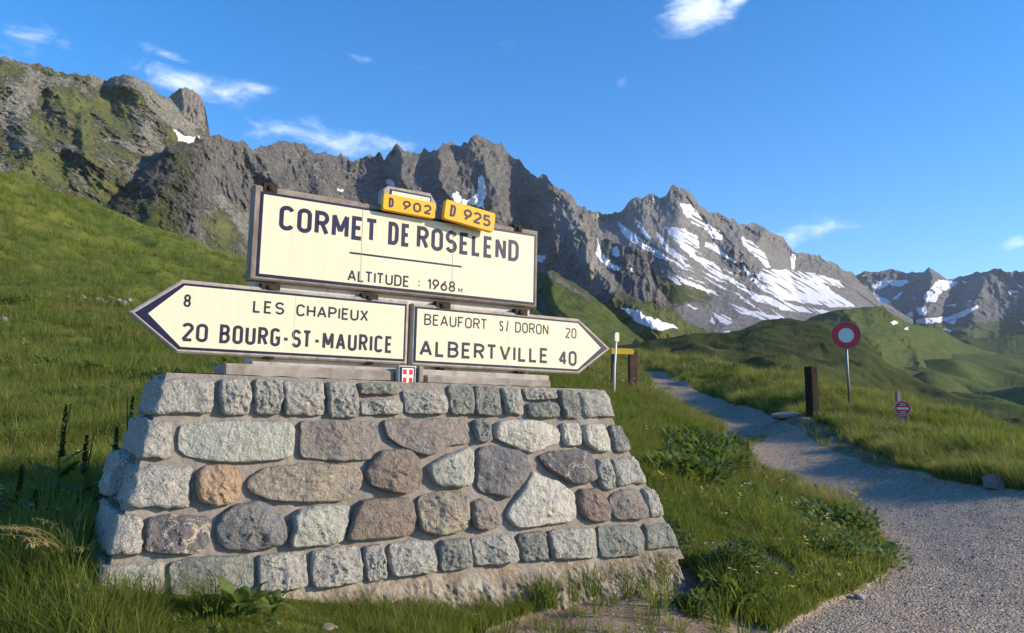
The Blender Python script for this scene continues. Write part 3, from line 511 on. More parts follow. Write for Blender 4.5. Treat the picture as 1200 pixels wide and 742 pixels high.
# green spur under the dark crag
layer('hill', 560, 812, 1.05, 110, [(560, 330), (600, 322), (625, 320), (637, 318), (645, 317), (655, 322), (670, 330), (690, 344), (712, 362), (735, 384), (755, 400), (780, 412), (812, 420)], [(560, 440), (812, 445)], [(560, 150), (812, 150)], [(560, 480), (640, 470), (700, 420), (812, 330)], jag=1.4, jscale=16, amp=7., L=34.,
      grass=lambda x, y, s, q: np.clip(1.0 - .8 * np.exp(-(segdist(x, y, [(640, 320), (690, 350)]) / 5) ** 2) - .6 * np.exp(-(segdist(x, y, [(630, 345), (640, 372)]) / 8) ** 2) + fbm(q * 2, 3) * .2, 0, 1), mat=M['hill'], seed=9.4, ribs=[([(640, 318), (652, 350), (690, 395)], 14, 16, 1.2), ([(632, 345), (640, 375)], -16, 12, 1)])
#@@PART2
# ------------------------------------------------------------------ the wall's own frame: u along it, w out towards the viewer, z up
DV = np.array([0.858794896, 0.512319547, 0]); NV = np.array([0.512319547, -0.858794896, 0]); TC = np.array([-1.47980243, -0.72448731, 4.5]); OW = CAM + MW @ TC
def onp(px, py, w0=0., k=0., z0=0.):
    """pixel -> (u, v) on the plane whose distance out is w0 + k*(z0-v); v measured up from the top corner of the name panel"""
    d = raydir(px, py); c = CAM - OW
    s = (w0 + k * (z0 - c[2]) - c @ NV) / (d @ NV + k * d[2]); p = c + s * d; return p @ DV, p[2]
ROT = math.atan2(DV[1], DV[0])
def wall_empty(name, u, w, v, label, cat, group=None):
    p = OW + u * DV + w * NV; p = (p[0], p[1], p[2] + v); o = empty(name, p, label, cat, group, ROT); return o
# in a wall-aligned thing local x = u, local y = -w, local z = v
ZT = -1.075; W0 = .15; KB = .30
def fplane(px, py): return onp(px, py, W0, KB, ZT)
def wfront(v): return W0 + KB * (ZT - v)
MON = wall_empty('stone_monument', 1.1, 0, -2.30, 'battered rubble-stone monument beside the path that carries the enamel pass signs', 'monument')
MO = np.array([1.1, 0, -2.30])
def mloc(u, w, v): return (u - MO[0], -w - MO[1], v - MO[2])

CR3 = dict(A=(90, 430, 4.367), B=(320, 430, 4.367), C=(550, 430, 4.364), D=(90, 570, 4.3125), E=(320, 570, 4.3125), F=(550, 570, 4.312), P=(0, 0, 1.0))
STONES = [  # crop, material, proudness, roughness, outline
 ('A', 'granite', .040, 1.0, [(738, 60), (880, 66), (886, 150), (870, 245), (742, 245), (728, 160)]),
 ('A', 'granite', .042, 1.1, [(912, 65), (1040, 65), (1045, 150), (1025, 243), (915, 240), (905, 150)]),
 ('B', 'granite', .042, 1.0, [(50, 75), (245, 75), (252, 160), (250, 245), (65, 245), (52, 180)]),
 ('B', 'granite', .046, 1.1, [(268, 80), (408, 78), (422, 150), (425, 255), (290, 258), (275, 200)]),
 ('B', 'green_dark', .032, .8, [(428, 82), (620, 85), (640, 110), (635, 140), (435, 140)]),
 ('B', 'granite', .034, .8, [(445, 175), (640, 165), (658, 205), (650, 240), (448, 245)]),
 ('B', 'granite', .042, 1.1, [(665, 120), (865, 120), (885, 180), (882, 240), (680, 238), (668, 180)]),
 ('B', 'green_dark', .026, .8, [(895, 98), (1010, 98), (1018, 170), (1018, 240), (905, 243), (898, 170)]),
 ('C', 'green_dark', .034, .9, [(22, 100), (135, 102), (150, 180), (155, 248), (28, 245), (20, 170)]),
 ('C', 'granite', .040, 1.0, [(160, 108), (250, 105), (268, 180), (265, 245), (180, 240), (165, 170)]),
 ('C', 'granite', .034, .8, [(268, 112), (425, 112), (435, 163), (290, 170)]),
 ('C', 'green_dark', .040, .8, [(290, 187), (425, 180), (450, 215), (450, 258), (300, 255)]),
 ('C', 'green_dark', .032, .9, [(445, 122), (535, 125), (552, 190), (562, 262), (480, 262), (455, 190)]),
 ('P', 'green_pale', .045, .5, [(213, 497), (260, 494), (341, 494), (343, 505), (342, 536), (300, 541), (255, 541), (240, 539), (218, 534), (209, 526), (209, 508)]),
 ('B', 'purple', .040, .8, [(135, 278), (300, 273), (530, 282), (528, 400), (490, 475), (330, 478), (135, 462), (138, 350)]),
 ('B', 'purple', .034, .7, [(560, 278), (600, 267), (980, 268), (1002, 330), (1000, 392), (900, 398), (800, 455), (760, 448), (640, 400), (575, 350)]),
 ('C', 'granite_dark', .036, .9, [(20, 275), (75, 268), (98, 310), (104, 378), (35, 383), (15, 320)]),
 ('C', 'white', .048, .8, [(120, 290), (180, 270), (350, 275), (440, 310), (460, 345), (455, 390), (400, 400), (310, 443), (180, 390), (122, 360)]),
 ('C', 'white', .034, .7, [(464, 290), (540, 286), (560, 330), (563, 400), (482, 402), (467, 350)]),
 ('C', 'white', .034, .7, [(570, 295), (680, 292), (700, 340), (713, 433), (640, 428), (583, 390)]),
 ('P', 'orange', .055, .8, [(232, 552), (241, 546), (252, 545), (274, 545), (281, 558), (280, 579), (271, 590), (250, 592), (232, 586), (229, 572)]),
 ('P', 'tan', .046, .8, [(288, 567), (296, 556), (310, 548), (335, 545), (366, 543), (418, 545), (423, 558), (421, 570), (412, 581), (398, 587), (340, 587), (316, 586), (293, 577)]),
 ('B', 'brown', .060, 1.0, [(545, 430), (680, 420), (740, 470), (750, 560), (740, 620), (690, 645), (580, 640), (490, 600), (460, 550), (490, 490)]),
 ('B', 'green_pale', .052, .9, [(785, 505), (860, 462), (985, 412), (1018, 432), (1008, 610), (830, 605), (800, 560)]),
 ('C', 'slate', .056, .9, [(30, 440), (50, 412), (110, 402), (255, 430), (298, 490), (290, 560), (240, 620), (190, 672), (60, 640), (35, 610), (30, 520)]),
 ('C', 'slate_vein', .048, .9, [(345, 455), (430, 427), (600, 427), (633, 480), (638, 578), (520, 600), (440, 550), (385, 510)]),
 ('C', 'granite', .036, .9, [(643, 475), (698, 468), (718, 530), (730, 620), (690, 632), (662, 600), (647, 540)]),
 ('D', 'slate_vein', .042, 1.0, [(357, 157), (460, 143), (650, 152), (678, 172), (662, 290), (600, 338), (352, 332), (347, 240)]),
 ('P', 'slate', .060, .9, [(253, 611), (260, 601), (275, 592), (299, 587), (316, 591), (328, 600), (333, 615), (334, 630), (329, 637), (299, 644), (271, 644), (257, 637), (252, 625)]),
 ('E', 'green_pale', .054, .9, [(92, 152), (130, 112), (300, 92), (382, 97), (373, 180), (338, 285), (90, 303), (77, 270), (95, 220)]),
 ('E', 'brown', .050, .7, [(405, 110), (442, 68), (560, 62), (678, 54), (703, 100), (716, 200), (690, 245), (380, 273), (366, 255), (392, 180)]),
 ('E', 'tan', .062, 1.2, [(727, 52), (850, 22), (945, 18), (973, 60), (990, 180), (958, 225), (830, 243), (742, 220), (724, 150)]),
 ('F', 'purple', .048, .8, [(2, 80), (60, 62), (108, 77), (148, 150), (155, 190), (90, 220), (20, 210), (2, 165)]),
 ('P', 'white', .056, .9, [(623, 552), (632, 558), (653, 564), (670, 578), (673, 592), (673, 607), (666, 611), (636, 614), (604, 618), (596, 611), (592, 603), (598, 591), (610, 575)]),
 ('F', 'brown', .042, .8, [(545, 15), (640, 12), (680, 60), (703, 120), (706, 168), (610, 178), (562, 140), (542, 70)]),
 ('F', 'purple', .042, .8, [(722, 36), (770, 17), (850, 17), (878, 90), (893, 158), (730, 166), (707, 110), (702, 60)]),
 ('D', 'green_dark', .040, .8, [(472, 387), (560, 362), (888, 343), (890, 470), (878, 508), (680, 545), (472, 545)]),
 ('P', 'granite', .036, .9, [(301, 651), (330, 648), (357, 646), (359, 682), (356, 686), (330, 691), (302, 692)]),
 ('E', 'granite', .042, 1.1, [(188, 332), (300, 308), (430, 304), (443, 400), (446, 478), (300, 498), (197, 506)]),
 ('E', 'granite', .034, .9, [(453, 302), (540, 292), (558, 380), (566, 458), (480, 483), (458, 400)]),
 ('E', 'granite', .042, 1.1, [(583, 292), (690, 275), (798, 275), (813, 350), (815, 428), (600, 453), (578, 380)]),
 ('E', 'green_dark', .036, .9, [(838, 277), (980, 258), (990, 330), (998, 403), (843, 428)]),
 ('F', 'granite', .038, 1.0, [(8, 257), (205, 238), (225, 300), (238, 373), (30, 398), (13, 330)]),
 ('F', 'green_dark', .036, .9, [(240, 242), (368, 224), (378, 300), (392, 368), (262, 378), (248, 310)]),
 ('F', 'granite', .040, 1.0, [(393, 222), (618, 207), (633, 290), (638, 358), (412, 363), (397, 290)]),
 ('F', 'green_dark', .038, .9, [(643, 202), (843, 197), (868, 250), (872, 340), (662, 358), (647, 280)]),
]
def chaikin(P, it=1, c=.22):
    P = np.array(P, float)
    for _ in range(it):
        Q = []
        for i in range(len(P)):
            a, b = P[i], P[(i + 1) % len(P)]; Q += [a + (b - a) * c, b - (b - a) * c]
        P = np.array(Q)
    return P
def resample(P, n):
    Q = np.vstack([P, P[:1]]); L = np.r_[0, np.cumsum(np.hypot(*np.diff(Q, axis=0).T))]; t = np.linspace(0, L[-1], n, endpoint=False)
    return np.stack([np.interp(t, L, Q[:, 0]), np.interp(t, L, Q[:, 1])], -1)
def stone_mesh(uv, proud, rough, seed, rnd=2):
    """stone face over an outline in the battered front plane; returns mesh and its origin"""
    P = resample(chaikin(uv, rnd, .09 if rnd == 1 else .13), 60); c = P.mean(0); P = P + (P - c) / np.linalg.norm(P - c, axis=1)[:, None] * .004; size = np.sqrt(abs(np.cross(P, np.roll(P, -1, 0)).sum()) / 2)
    ang = np.arange(60); P = P + (P - c) / np.linalg.norm(P - c, axis=1)[:, None] * (fbm(P3(P[:, 0] * 18, P[:, 1] * 18) + seed, 4) * .006)[:, None]
    dist = np.linalg.norm(P - c, axis=1); V = []
    prof = [(0, -.03), (0.0, .42), (.003, .72), (.008, .88), (.016, .95)]
    rings = [(1 - np.clip(d / dist, 0, .5), h) for d, h in prof]
    f0 = 1 - .018 / dist
    for k in range(1, 12): f = f0 * (1 - k / 12.) ** .9; rings.append((f, .93 + .07 * math.sin(k / 12 * math.pi / 2)))
    rs_ = np.random.RandomState(seed); tx, ty = rs_.uniform(-.07, .07, 2) * min(1, .05 / proud)
    PL = [(rs_.normal(0, .16), rs_.normal(0, .16), rs_.uniform(.008, .022)) for _ in range(7)]
    for f, h in rings:
        Q = c + (P - c) * np.asarray(f)[:, None] if np.ndim(f) else c + (P - c) * f
        q = P3(Q[:, 0], Q[:, 1]); d = (fbm(q * 9 + seed * 3.1, 5, .62) * .013 + ridged(q * 15 + seed * 1.7, 5, .65) * .008 + fbm(q * 60 + seed, 3, .7) * .007) * rough; xx, yy = Q[:, 0] - c[0], Q[:, 1] - c[1]; d = d + (np.min([a_ * xx + b_ * yy + k_ for a_, b_, k_ in PL], 0) + .004) * min(1, rough)
        cell = np.round((q[:, 0] * .8 + q[:, 1] * .5 + perlin(q * 6 + seed) * .12) * 14) / 14; d = d + (np.sin(cell * 97 + seed) * .004) * rough
        d = d * min(1., max(0., (h - .2) * 1.4)) if h < .95 else d
        dd = np.maximum(proud * h + d, (.020 if h > .6 else -.03)) * 1.0 + (tx * (Q[:, 0] - c[0]) + ty * (Q[:, 1] - c[1])) * min(max(h, 0), 1)
        for (u, v), w in zip(Q, dd): V.append((u, wfront(v) + w, v))
    n = 60; nr = len(rings); F = [(r * n + i, r * n + (i + 1) % n, (r + 1) * n + (i + 1) % n, (r + 1) * n + i) for r in range(nr - 1) for i in range(n)]
    V.append((c[0], wfront(c[1]) + proud * 1.0, c[1])); ci = len(V) - 1; t3 = [((nr - 1) * n + i, (nr - 1) * n + (i + 1) % n, ci) for i in range(n)]
    o = np.array([c[0], wfront(c[1]), c[1]]); m = MB(); m.add([(p[0] - o[0], -(p[1] - o[1]), p[2] - o[2]) for p in V], F + t3); return m, o
for i, (cr_, mat, proud, rough, poly) in enumerate(STONES):
    ox, oy, sc = CR3[cr_]; uv = [fplane(ox + x / sc, oy + y / sc) for x, y in poly]
    m, o = stone_mesh(uv, proud + .010, rough, i * 7 + 3, 1 if mat in ('granite', 'green_dark', 'granite_dark') else 2)
    ob = m.obj('stone', M[mat], MON, smooth=True); ob.location = mloc(*o)
# corner blocks wrap round the ends; side plane of the left end leans in and splays back
def uleft(v): return -.455 + .235 * (v - ZT)
def uright(v): return 2.385 - .43 * (v - ZT)
def block(fq, side, depth, proud, rough, seed, mat, splay=.03):
    """fq: front quad (u,v) corners tl,tr,br,bl on the front plane"""
    n = 16; V = []; F = []; idx = {}
    fq = [np.array(p, float) for p in fq]
    def vert(a, b, c):
        k = (a, b, c)
        if k in idx: return idx[k]
        x, y, z = a / n * 2 - 1, b / n * 2 - 1, c / n * 2 - 1
        e = 9.0; s = (abs(x) ** e + abs(y) ** e + abs(z) ** e) ** (1 / e); x, y, z = x / s, y / s, z / s
        fx, fz = (x + 1) / 2, (z + 1) / 2; top = fq[0] * (1 - fx) + fq[1] * fx; bot = fq[3] * (1 - fx) + fq[2] * fx; uv = bot * (1 - fz) + top * fz
        d = (y + 1) / 2 * depth; edge = (1 - fx) if side == 'L' else fx
        u = uv[0] - (splay * d * edge if side == 'L' else -.0 * d); w = wfront(uv[1]) + proud - d
        q = np.array([[u, w, uv[1]]]); nz = float(fbm(q * 8 + seed, 5, .55)[0]) * .014 + float(ridged(q * 12 + seed * 2, 4)[0]) * .009 + float(fbm(q * 45 + seed, 3)[0]) * .006
        dirv = np.array([x if (abs(x) >= max(abs(y), abs(z)) - .02) else 0, -y if abs(y) >= max(abs(x), abs(z)) - .02 else 0, z if abs(z) >= max(abs(x), abs(y)) - .02 else 0]); nn = np.linalg.norm(dirv)
        dirv = dirv / nn if nn else dirv; p = np.array([u, w, uv[1]]) + dirv * nz * rough
        idx[k] = len(V); V.append(p); return idx[k]
    for a in range(n):
        for b in range(n):
            for (f) in ((lambda i, j: (i, j, 0)), (lambda i, j: (i, j, n)), (lambda i, j: (i, 0, j)), (lambda i, j: (i, n, j)), (lambda i, j: (0, i, j)), (lambda i, j: (n, i, j))):
                F.append([vert(*f(a, b)), vert(*f(a + 1, b)), vert(*f(a + 1, b + 1)), vert(*f(a, b + 1))])
    V = np.array(V); o = V.mean(0); m = MB(); m.add([(p[0] - o[0], -(p[1] - o[1]), p[2] - o[2]) for p in V], F); ob = m.obj('stone', M[mat], MON, smooth=True); ob.location = mloc(*o)
def fq(cr, pts): ox, oy, sc = CR3[cr]; return [fplane(ox + x / sc, oy + y / sc) for x, y in pts]
LB = [('A', [(455, 52), (722, 62), (690, 246), (392, 246)], .62, .045), ('A', [(372, 268), (494, 275), (482, 479), (325, 475)], .75, .045), ('A', [(325, 500), (592, 503), (585, 729), (262, 722)], .60, .045),
      ('D', [(222, 140), (340, 142), (330, 352), (165, 358)], .85, .05), ('D', [(140, 388), (450, 372), (445, 560), (100, 575)], .70, .045)]
for i, (cr_, pts, dep, pr) in enumerate(LB):
    q = fq(cr_, pts); q[0] = (q[0][0] - .02, q[0][1]); q[3] = (q[3][0] - .02, q[3][1]); block(q, 'L', dep, pr, 1.0, 40 + i * 9, 'granite')
# a slab set behind the third corner block
v0, v1 = -1.50, -1.72
q = [(uleft(v0) - .075, v0), (uleft(v0) + .12, v0), (uleft(v1) + .12, v1), (uleft(v1) - .085, v1)]; block(q, 'L', .38, -.30, 1.0, 61, 'granite')
RB = [('C', [(548, 122), (698, 122), (748, 262), (578, 262)], .45, 'granite'), ('C', [(712, 300), (765, 292), (828, 430), (738, 445)], .45, 'granite_dark'), ('C', [(712, 462), (838, 455), (915, 590), (748, 612)], .45, 'granite'),
      ('F', [(866, 15), (922, 2), (988, 150), (908, 163)], .45, 'granite'), ('F', [(866, 192), (1005, 182), (1062, 310), (880, 322)], .45, 'green_dark')]
for i, (cr_, pts, dep, mt) in enumerate(RB): block(fq(cr_, pts), 'R', dep, .035, 1.0, 140 + i * 9, mt)
# mortar core
def core():
    nu, nv = 150, 70; v0, v1 = ZT + .0, -2.22; VV = []; cols = []
    S = np.linspace(0, 1, nv); T = np.linspace(0, 1, nu)
    for s in S:
        v = v0 + (v1 - v0) * s; ul, ur = uleft(v) + .012, uright(v) - .012
        U = ul + (ur - ul) * T; q = np.stack([U, U * 0, U * 0 + v], -1); w = wfront(v) - .006 + fbm(q * 7, 4) * .010 + fbm(q * 40, 3) * .003
        for u, ww in zip(U, w): VV.append((u, ww, v))
    m = MB(); F = [tuple(f) for f in gridF(nv, nu)]
    back = -.55; b0 = len(VV); VV += [(uleft(v0) + .02, back, v0), (uright(v0), back, v0), (uleft(v1) + .02, back - .25, v1), (uright(v1), back - .25, v1)]
    top = [i for i in range(nu)]; F.append(tuple(top[::-1] + [b0, b0 + 1][::1])); F.append(tuple([i * nu for i in range(nv)] + [b0 + 2, b0])); F.append(tuple([i * nu + nu - 1 for i in range(nv)][::-1] + [b0 + 1, b0 + 3])); F.append((b0, b0 + 1, b0 + 3, b0 + 2))
    m.add([mloc(*p) for p in VV], F); me = m.mesh('mortar'); return link('mortar', me, M['mortar'], MON)
core()
# mortar cap bed on top
m = MB(); n = 60
capV = []; capF = []
for j, wv in enumerate((W0 - .015, -.5)):
    for i in range(n):
        u = uleft(ZT) + .05 + (uright(ZT) - uleft(ZT) - .1) * i / (n - 1); capV.append(mloc(u, wv, ZT + .004 + float(fbm(np.array([[u * 9., wv, 0]]), 3)[0]) * .006))
m.add(capV, [(i, i + 1, n + i + 1, n + i) for i in range(n - 1)]); m.obj('mortar_cap', M['mortar'], MON)
# crumbling foundation
def foundation():
    nu, nv = 190, 36; VV = []
    UL, UR = -.68, 2.80
    for j in range(nv):
        s = j / (nv - 1)
        for i in range(nu):
            t = i / (nu - 1); u = UL + (UR - UL) * t; v = -2.16 - .62 * s; q = np.array([u, 0, v])
            VV.append((u, 0., v, s))
    A = np.array(VV); q = np.stack([A[:, 0], A[:, 2] * .6, A[:, 0] * 0], -1)
    w = wfront(A[:, 2]) - .005 + np.clip(A[:, 3] * 6, 0, 1) * (.02 + ridged(q * 4, 4, .55) * .016 + fbm(q * 12, 5, .6) * .022 + fbm(q * 50, 4, .7) * .009) - np.clip(A[:, 3] - .5, 0, 1) * .15
    m = MB(); VV = [mloc(a[0], ww, a[2]) for a, ww in zip(A, w)]; F = [tuple(f) for f in gridF(nv, nu)]; b = len(VV); VV += [mloc(UL, -.9, -2.16), mloc(UR, -.9, -2.16), mloc(UL, -.9, -2.78), mloc(UR, -.9, -2.78)]
    F += [tuple([i * nu for i in range(nv)] + [b + 2, b]), tuple([i * nu + nu - 1 for i in range(nv)][::-1] + [b + 1, b + 3]), tuple([b, b + 1] + list(range(nu))[::-1])]
    m.add(VV, F); return m.obj('foundation', M['foundation'], MON, smooth=False)
foundation()
# plinth in two lengths with a gap for the emblem, and the backing wall behind the panels
WP = .10
def plinth(pl, pr, y0l, y0r, y1l, y1r, wob=0):
    (u0, b0), (u1, b1) = onp(pl, y1l, WP), onp(pr, y1r, WP); t0 = onp(pl, y0l, WP)[1]; t1 = onp(pr, y0r, WP)[1]
    m = MB(); vb = ZT - .01; vt = (t0 + t1) / 2; o = (u0, WP, vb); m.box((0, 0, 0), (u1 - u0, .30, vt - vb), .012)
    ob = m.obj('plinth', M['plinth'], MON); ob.location = mloc(*o); return vt
vt_l = plinth(262, 463, 427, 433, 440, 449); vt_r = plinth(499, 646, 439, 446, 450, 458)
m = MB(); m.box((0, 0, 0), (2.02, .16, vt_l - ZT + .03), .008); ob = m.obj('plinth', M['slabl'], MON); ob.location = mloc(.0, .055, ZT - .01)
m = MB(); m.box((0, 0, 0), (1.90, .12, 1.02), .01); ob = m.obj('backing_wall', M['panelwall'], MON); ob.location = mloc(-.005, -.012, ZT)
m = MB(); hh = .10; m.box((0, 0, 0), (.035, .1, hh), .006); u_, v_ = onp(491.5, 446, .12); ob = m.obj('pillar_stub', M['slab'], MON); ob.location = mloc(u_ - .02, .15, ZT)

# ------------------------------------------------------------------ lettering drawn as constant-width strokes on a 0..1 cap height grid
def arc(cx, cy, rx, ry, a0, a1, n=12): return [(cx + rx * math.cos(math.radians(a0 + (a1 - a0) * i / n)), cy + ry * math.sin(math.radians(a0 + (a1 - a0) * i / n))) for i in range(n + 1)]
def GLY(w=.5):
    r = w / 2; g = {}
    g['C'] = (w, [arc(r, 1 - r, r, r, 15, 180) + arc(r, r, r, r, 180, 345)])
    g['O'] = (w, [arc(r, 1 - r, r, r, 0, 180) + arc(r, r, r, r, 180, 360) + [(w, 1 - r)]])
    g['0'] = g['O']
    g['G'] = (w, [arc(r, 1 - r, r, r, 15, 180) + arc(r, r, r, r, 180, 360) + [(w, .46), (w * .55, .46)]])
    g['R'] = (w, [[(0, 0), (0, 1), (w * .5, 1)] + arc(w * .5, .75, w * .5, .25, 80, -90, 10) + [(0, .5)], [(w * .5, .5), (w, 0)]])
    g['P'] = (w, [[(0, 0), (0, 1), (w * .5, 1)] + arc(w * .5, .74, w * .5, .26, 80, -90, 10) + [(0, .48)]])
    g['B'] = (w, [[(w * .5, .53), (0, .53), (0, 1), (w * .5, 1)] + arc(w * .5, .765, w * .44, .235, 80, -90, 10) + arc(w * .5, .265, w * .5, .265, 90, -90, 10) + [(0, 0), (0, .53)]])
    g['D'] = (w, [[(0, 0), (0, 1), (w * .45, 1)] + arc(w * .45, .72, w * .55, .28, 80, 0, 6) + arc(w * .45, .28, w * .55, .28, 0, -90, 6) + [(0, 0)]])
    g['M'] = (w * 1.3, [[(0, 0), (0, 1), (w * .65, .22), (w * 1.3, 1), (w * 1.3, 0)]])
    g['N'] = (w, [[(0, 0), (0, 1), (w, 0), (w, 1)]])
    g['E'] = (w * .82, [[(w * .82, 1), (0, 1), (0, 0), (w * .82, 0)], [(0, .52), (w * .7, .52)]])
    g['F'] = (w * .82, [[(w * .82, 1), (0, 1), (0, 0)], [(0, .5), (w * .7, .5)]])
    g['L'] = (w * .78, [[(0, 1), (0, 0), (w * .78, 0)]])
    g['T'] = (w, [[(0, 1), (w, 1)], [(w / 2, 1), (w / 2, 0)]])
    g['I'] = (.0, [[(0, 0), (0, 1)]])
    g['A'] = (w * 1.15, [[(0, 0), (w * .575, 1), (w * 1.15, 0)], [(w * .2, .3), (w * .95, .3)]])
    g['V'] = (w * 1.1, [[(0, 1), (w * .55, 0), (w * 1.1, 1)]])
    g['U'] = (w, [[(0, 1)] + arc(r, r, r, r, 180, 360) + [(w, 1)]])
    g['H'] = (w, [[(0, 0), (0, 1)], [(w, 0), (w, 1)], [(0, .5), (w, .5)]])
    g['X'] = (w, [[(0, 0), (w, 1)], [(0, 1), (w, 0)]])
    g['S'] = (w, [arc(r, .75, r, .25, 20, 180, 8) + arc(r, .75, r, .25, 190, 265, 4) + arc(r, .26, r, .26, 80, 0, 5) + arc(r, .26, r, .26, -10, -160, 8)])
    g['-'] = (w * .55, [[(0, .42), (w * .55, .42)]]); g['/'] = (w * .5, [[(0, 0), (w * .5, 1)]]); g[','] = (0., [[(0, .16), (0, .28)]]); g[';'] = (0., [[(0, .62), (0, .74)]])
    g['1'] = (w * .4, [[(0, .80), (w * .4, 1), (w * .4, 0)]])
    g['2'] = (w, [arc(r, 1 - r, r, r, 165, -25, 10) + [(0, 0), (w, 0)]])
    g['4'] = (w * 1.05, [[(w * .78, 0), (w * .78, 1), (0, .27), (w * 1.08, .27)]])
    g['5'] = (w, [[(w * .9, 1), (w * .1, 1), (0.03, .52)] + arc(r, .31, r, .31, 120, -150, 12)])
    g['6'] = (w, [[(w * .85, 1)] + arc(r * 1.0, .31, r, .31, 170, 530, 16)]); g['9'] = (w, [[(w * .15, 0)] + arc(r, .69, r, .31, -10, -370, 16)])
    g['8'] = (w, [arc(r, .75, r * .88, .25, -90, 270, 14) + arc(r, .25, r, .25, 90, 450, 14)])
    return g
def ribbon(pts, hw, m, y, d):
    P = [np.array(pts[0], float)]
    for p in pts[1:]:
        if np.linalg.norm(np.array(p) - P[-1]) > 1e-4: P.append(np.array(p, float))
    n = len(P); closed = n > 3 and np.linalg.norm(P[0] - P[-1]) < 1e-3
    L = []; R_ = []
    for i in range(n):
        a = P[i] - P[i - 1] if i else (P[0] - P[-2] if closed else P[1] - P[0]); b = P[i + 1] - P[i] if i < n - 1 else (P[1] - P[0] if closed else P[-1] - P[-2])
        a = a / np.linalg.norm(a); b = b / np.linalg.norm(b); na = np.array([-a[1], a[0]]); nb = np.array([-b[1], b[0]]); mm = na + nb; l = np.linalg.norm(mm)
        if l < .25: mm = nb; k = 1
        else: mm = mm / l; k = min(1 / max(np.dot(mm, na), .3), 2.2)
        L.append(P[i] + mm * hw * k); R_.append(P[i] - mm * hw * k)
    V = [(p[0], y, p[1]) for p in L] + [(p[0], y, p[1]) for p in R_]; F = [(i, i + 1, n + i + 1, n + i) for i in range(n - 1)]
    V += [(a, y + d, c) for a, _, c in V]; k2 = 2 * n
    F += [(i, i + 1, k2 + i + 1, k2 + i) for i in range(n - 1)] + [(n + i, n + i + 1, k2 + n + i + 1, k2 + n + i) for i in range(n - 1)] + [(0, n, k2 + n, k2), (n - 1, 2 * n - 1, k2 + 2 * n - 1, k2 + n - 1)]
    m.add(V, F)
def text(parent, s, x0, z0, x1, z1, cap, y, mat, sw=.15, w=None, name='lettering'):
    """letters from (x0,z0) to (x1,z1) along the baseline, cap height cap, at local depth y (smaller = nearer)"""
    ln = math.hypot(x1 - x0, z1 - z0); ux, uz = (x1 - x0) / ln, (z1 - z0) / ln; m = MB(); best = None
    t = ln / cap; ww = w or .5
    def natural(w):
        g = GLY(w); tot = 0; cnt = 0
        for ch in s:
            if ch == ' ': tot += .0; cnt += 1.6; continue
            tot += g[ch][0] + sw
            cnt += 1
        return g, tot, cnt - 1
    g, tot, cnt = natural(ww); gap = (t - tot) / max(cnt, 1)
    if gap < .10:
        lo, hi = .15, ww
        for _ in range(20):
            mid = (lo + hi) / 2; g, tot, cnt = natural(mid); gap = (t - tot) / max(cnt, 1)
            if gap < .12: hi = mid
            else: lo = mid
    x = sw / 2
    k = 0
    for ch in s:
        if ch == ' ': x += gap * 1.6; continue
        if ch == 'T' and x > sw: x -= .07
        wd, strokes = g[ch]
        for st in strokes:
            k += 1
            pts = [((x + a) * cap, (sw / 2 + b * (1 - sw)) * cap) for a, b in st]; pts = [(x0 + a * ux - b * uz * 1, z0 + a * uz + b * ux) for a, b in pts]
            runs = [[pts[0]]]
            for i in range(1, len(pts)):
                runs[-1].append(pts[i])
                if i < len(pts) - 1:
                    a_ = np.subtract(pts[i], pts[i - 1]); b_ = np.subtract(pts[i + 1], pts[i]); cs = np.dot(a_, b_) / (np.linalg.norm(a_) * np.linalg.norm(b_) + 1e-12)
                    if cs < -.3: runs.append([pts[i]])
            for j, rn in enumerate(runs):
                if len(rn) > 1: ribbon(rn, sw * cap / 2, m, y - .00010 * ((k + j) % 4), .0012)
        x += wd + sw + gap
    return m.obj(name, mat, parent, fix=False)
def P2(pts): return np.array(pts, float)
def lc(px, py, o, w): u, v = onp(px, py, w); return (u - o[0], v - o[1])

WS = .045     # face of the enamel
def panel(root, slab_poly, plate_poly, field_poly, thick, mslab, seams=()):
    m = MB(); m.prism(slab_poly, thick, .004, .010); m.obj('slab', M[mslab], root)
    m = MB(); m.prism(plate_poly, .012, 0.0, .0015); m.obj('border', M['navy'], root)
    m = MB(); m.prism(field_poly, .004, -.0012, .0004); fo = m.obj('enamel_field', M['cream'], root)
    for (xa, za, xb, zb) in seams:
        m = MB(); ribbon([(xa, za), (xb, zb)], .0011, m, -.0018, .001); m.obj('seam', M['seam'], fo)
    return fo
# name panel
o = (0.0, 0.0); SG = wall_empty('place_name_sign', 0, WS, 0, 'large rectangular cream sign reading CORMET DE ROSELEND above the two arrow signs', 'sign')
H_, W_ = .50, 1.897
pl = [(0, 0), (W_, 0), (W_, -H_), (0, -H_)]; b = .016
sl_ = [lc(x, y, o, WS) for x, y in ((294.3, 219.2), (626.0, 274.0), (627, 361.0), (289.0, 332.3))]
sl_ = [(-.040, .036), (W_ + .02, .030), (W_ + .02, -H_ - .018), (-.040, -H_ - .022)]
fo = panel(SG, sl_, pl, [(b, -b), (W_ - b, -b), (W_ - b, -H_ + b), (b, -H_ + b)], .085, 'slab', ())
s1 = lc(423, 300, o, WS)[0]; s2 = lc(529.5, 320, o, WS)[0]
for sx in (s1, s2):
    m = MB(); ribbon([(sx, -b), (sx + .004, -H_ + b)], .0010, m, -.0030, .001); m.obj('seam', M['seam'], fo)
def put(root, o, s, xl, yl, xr, yr, cap_l, mat, sw=.15, w=.5, ws=WS, y=-.0016):
    """baseline pixel ends and cap height in pixels at the left end"""
    a = lc(xl, yl, o, ws); c = lc(xr, yr, o, ws); t = lc(xl, yl - cap_l, o, ws); return text(root, s, a[0], a[1], c[0], c[1], t[1] - a[1], y, mat, sw, w)
zb = lc(327, 269.3, o, WS)[1]
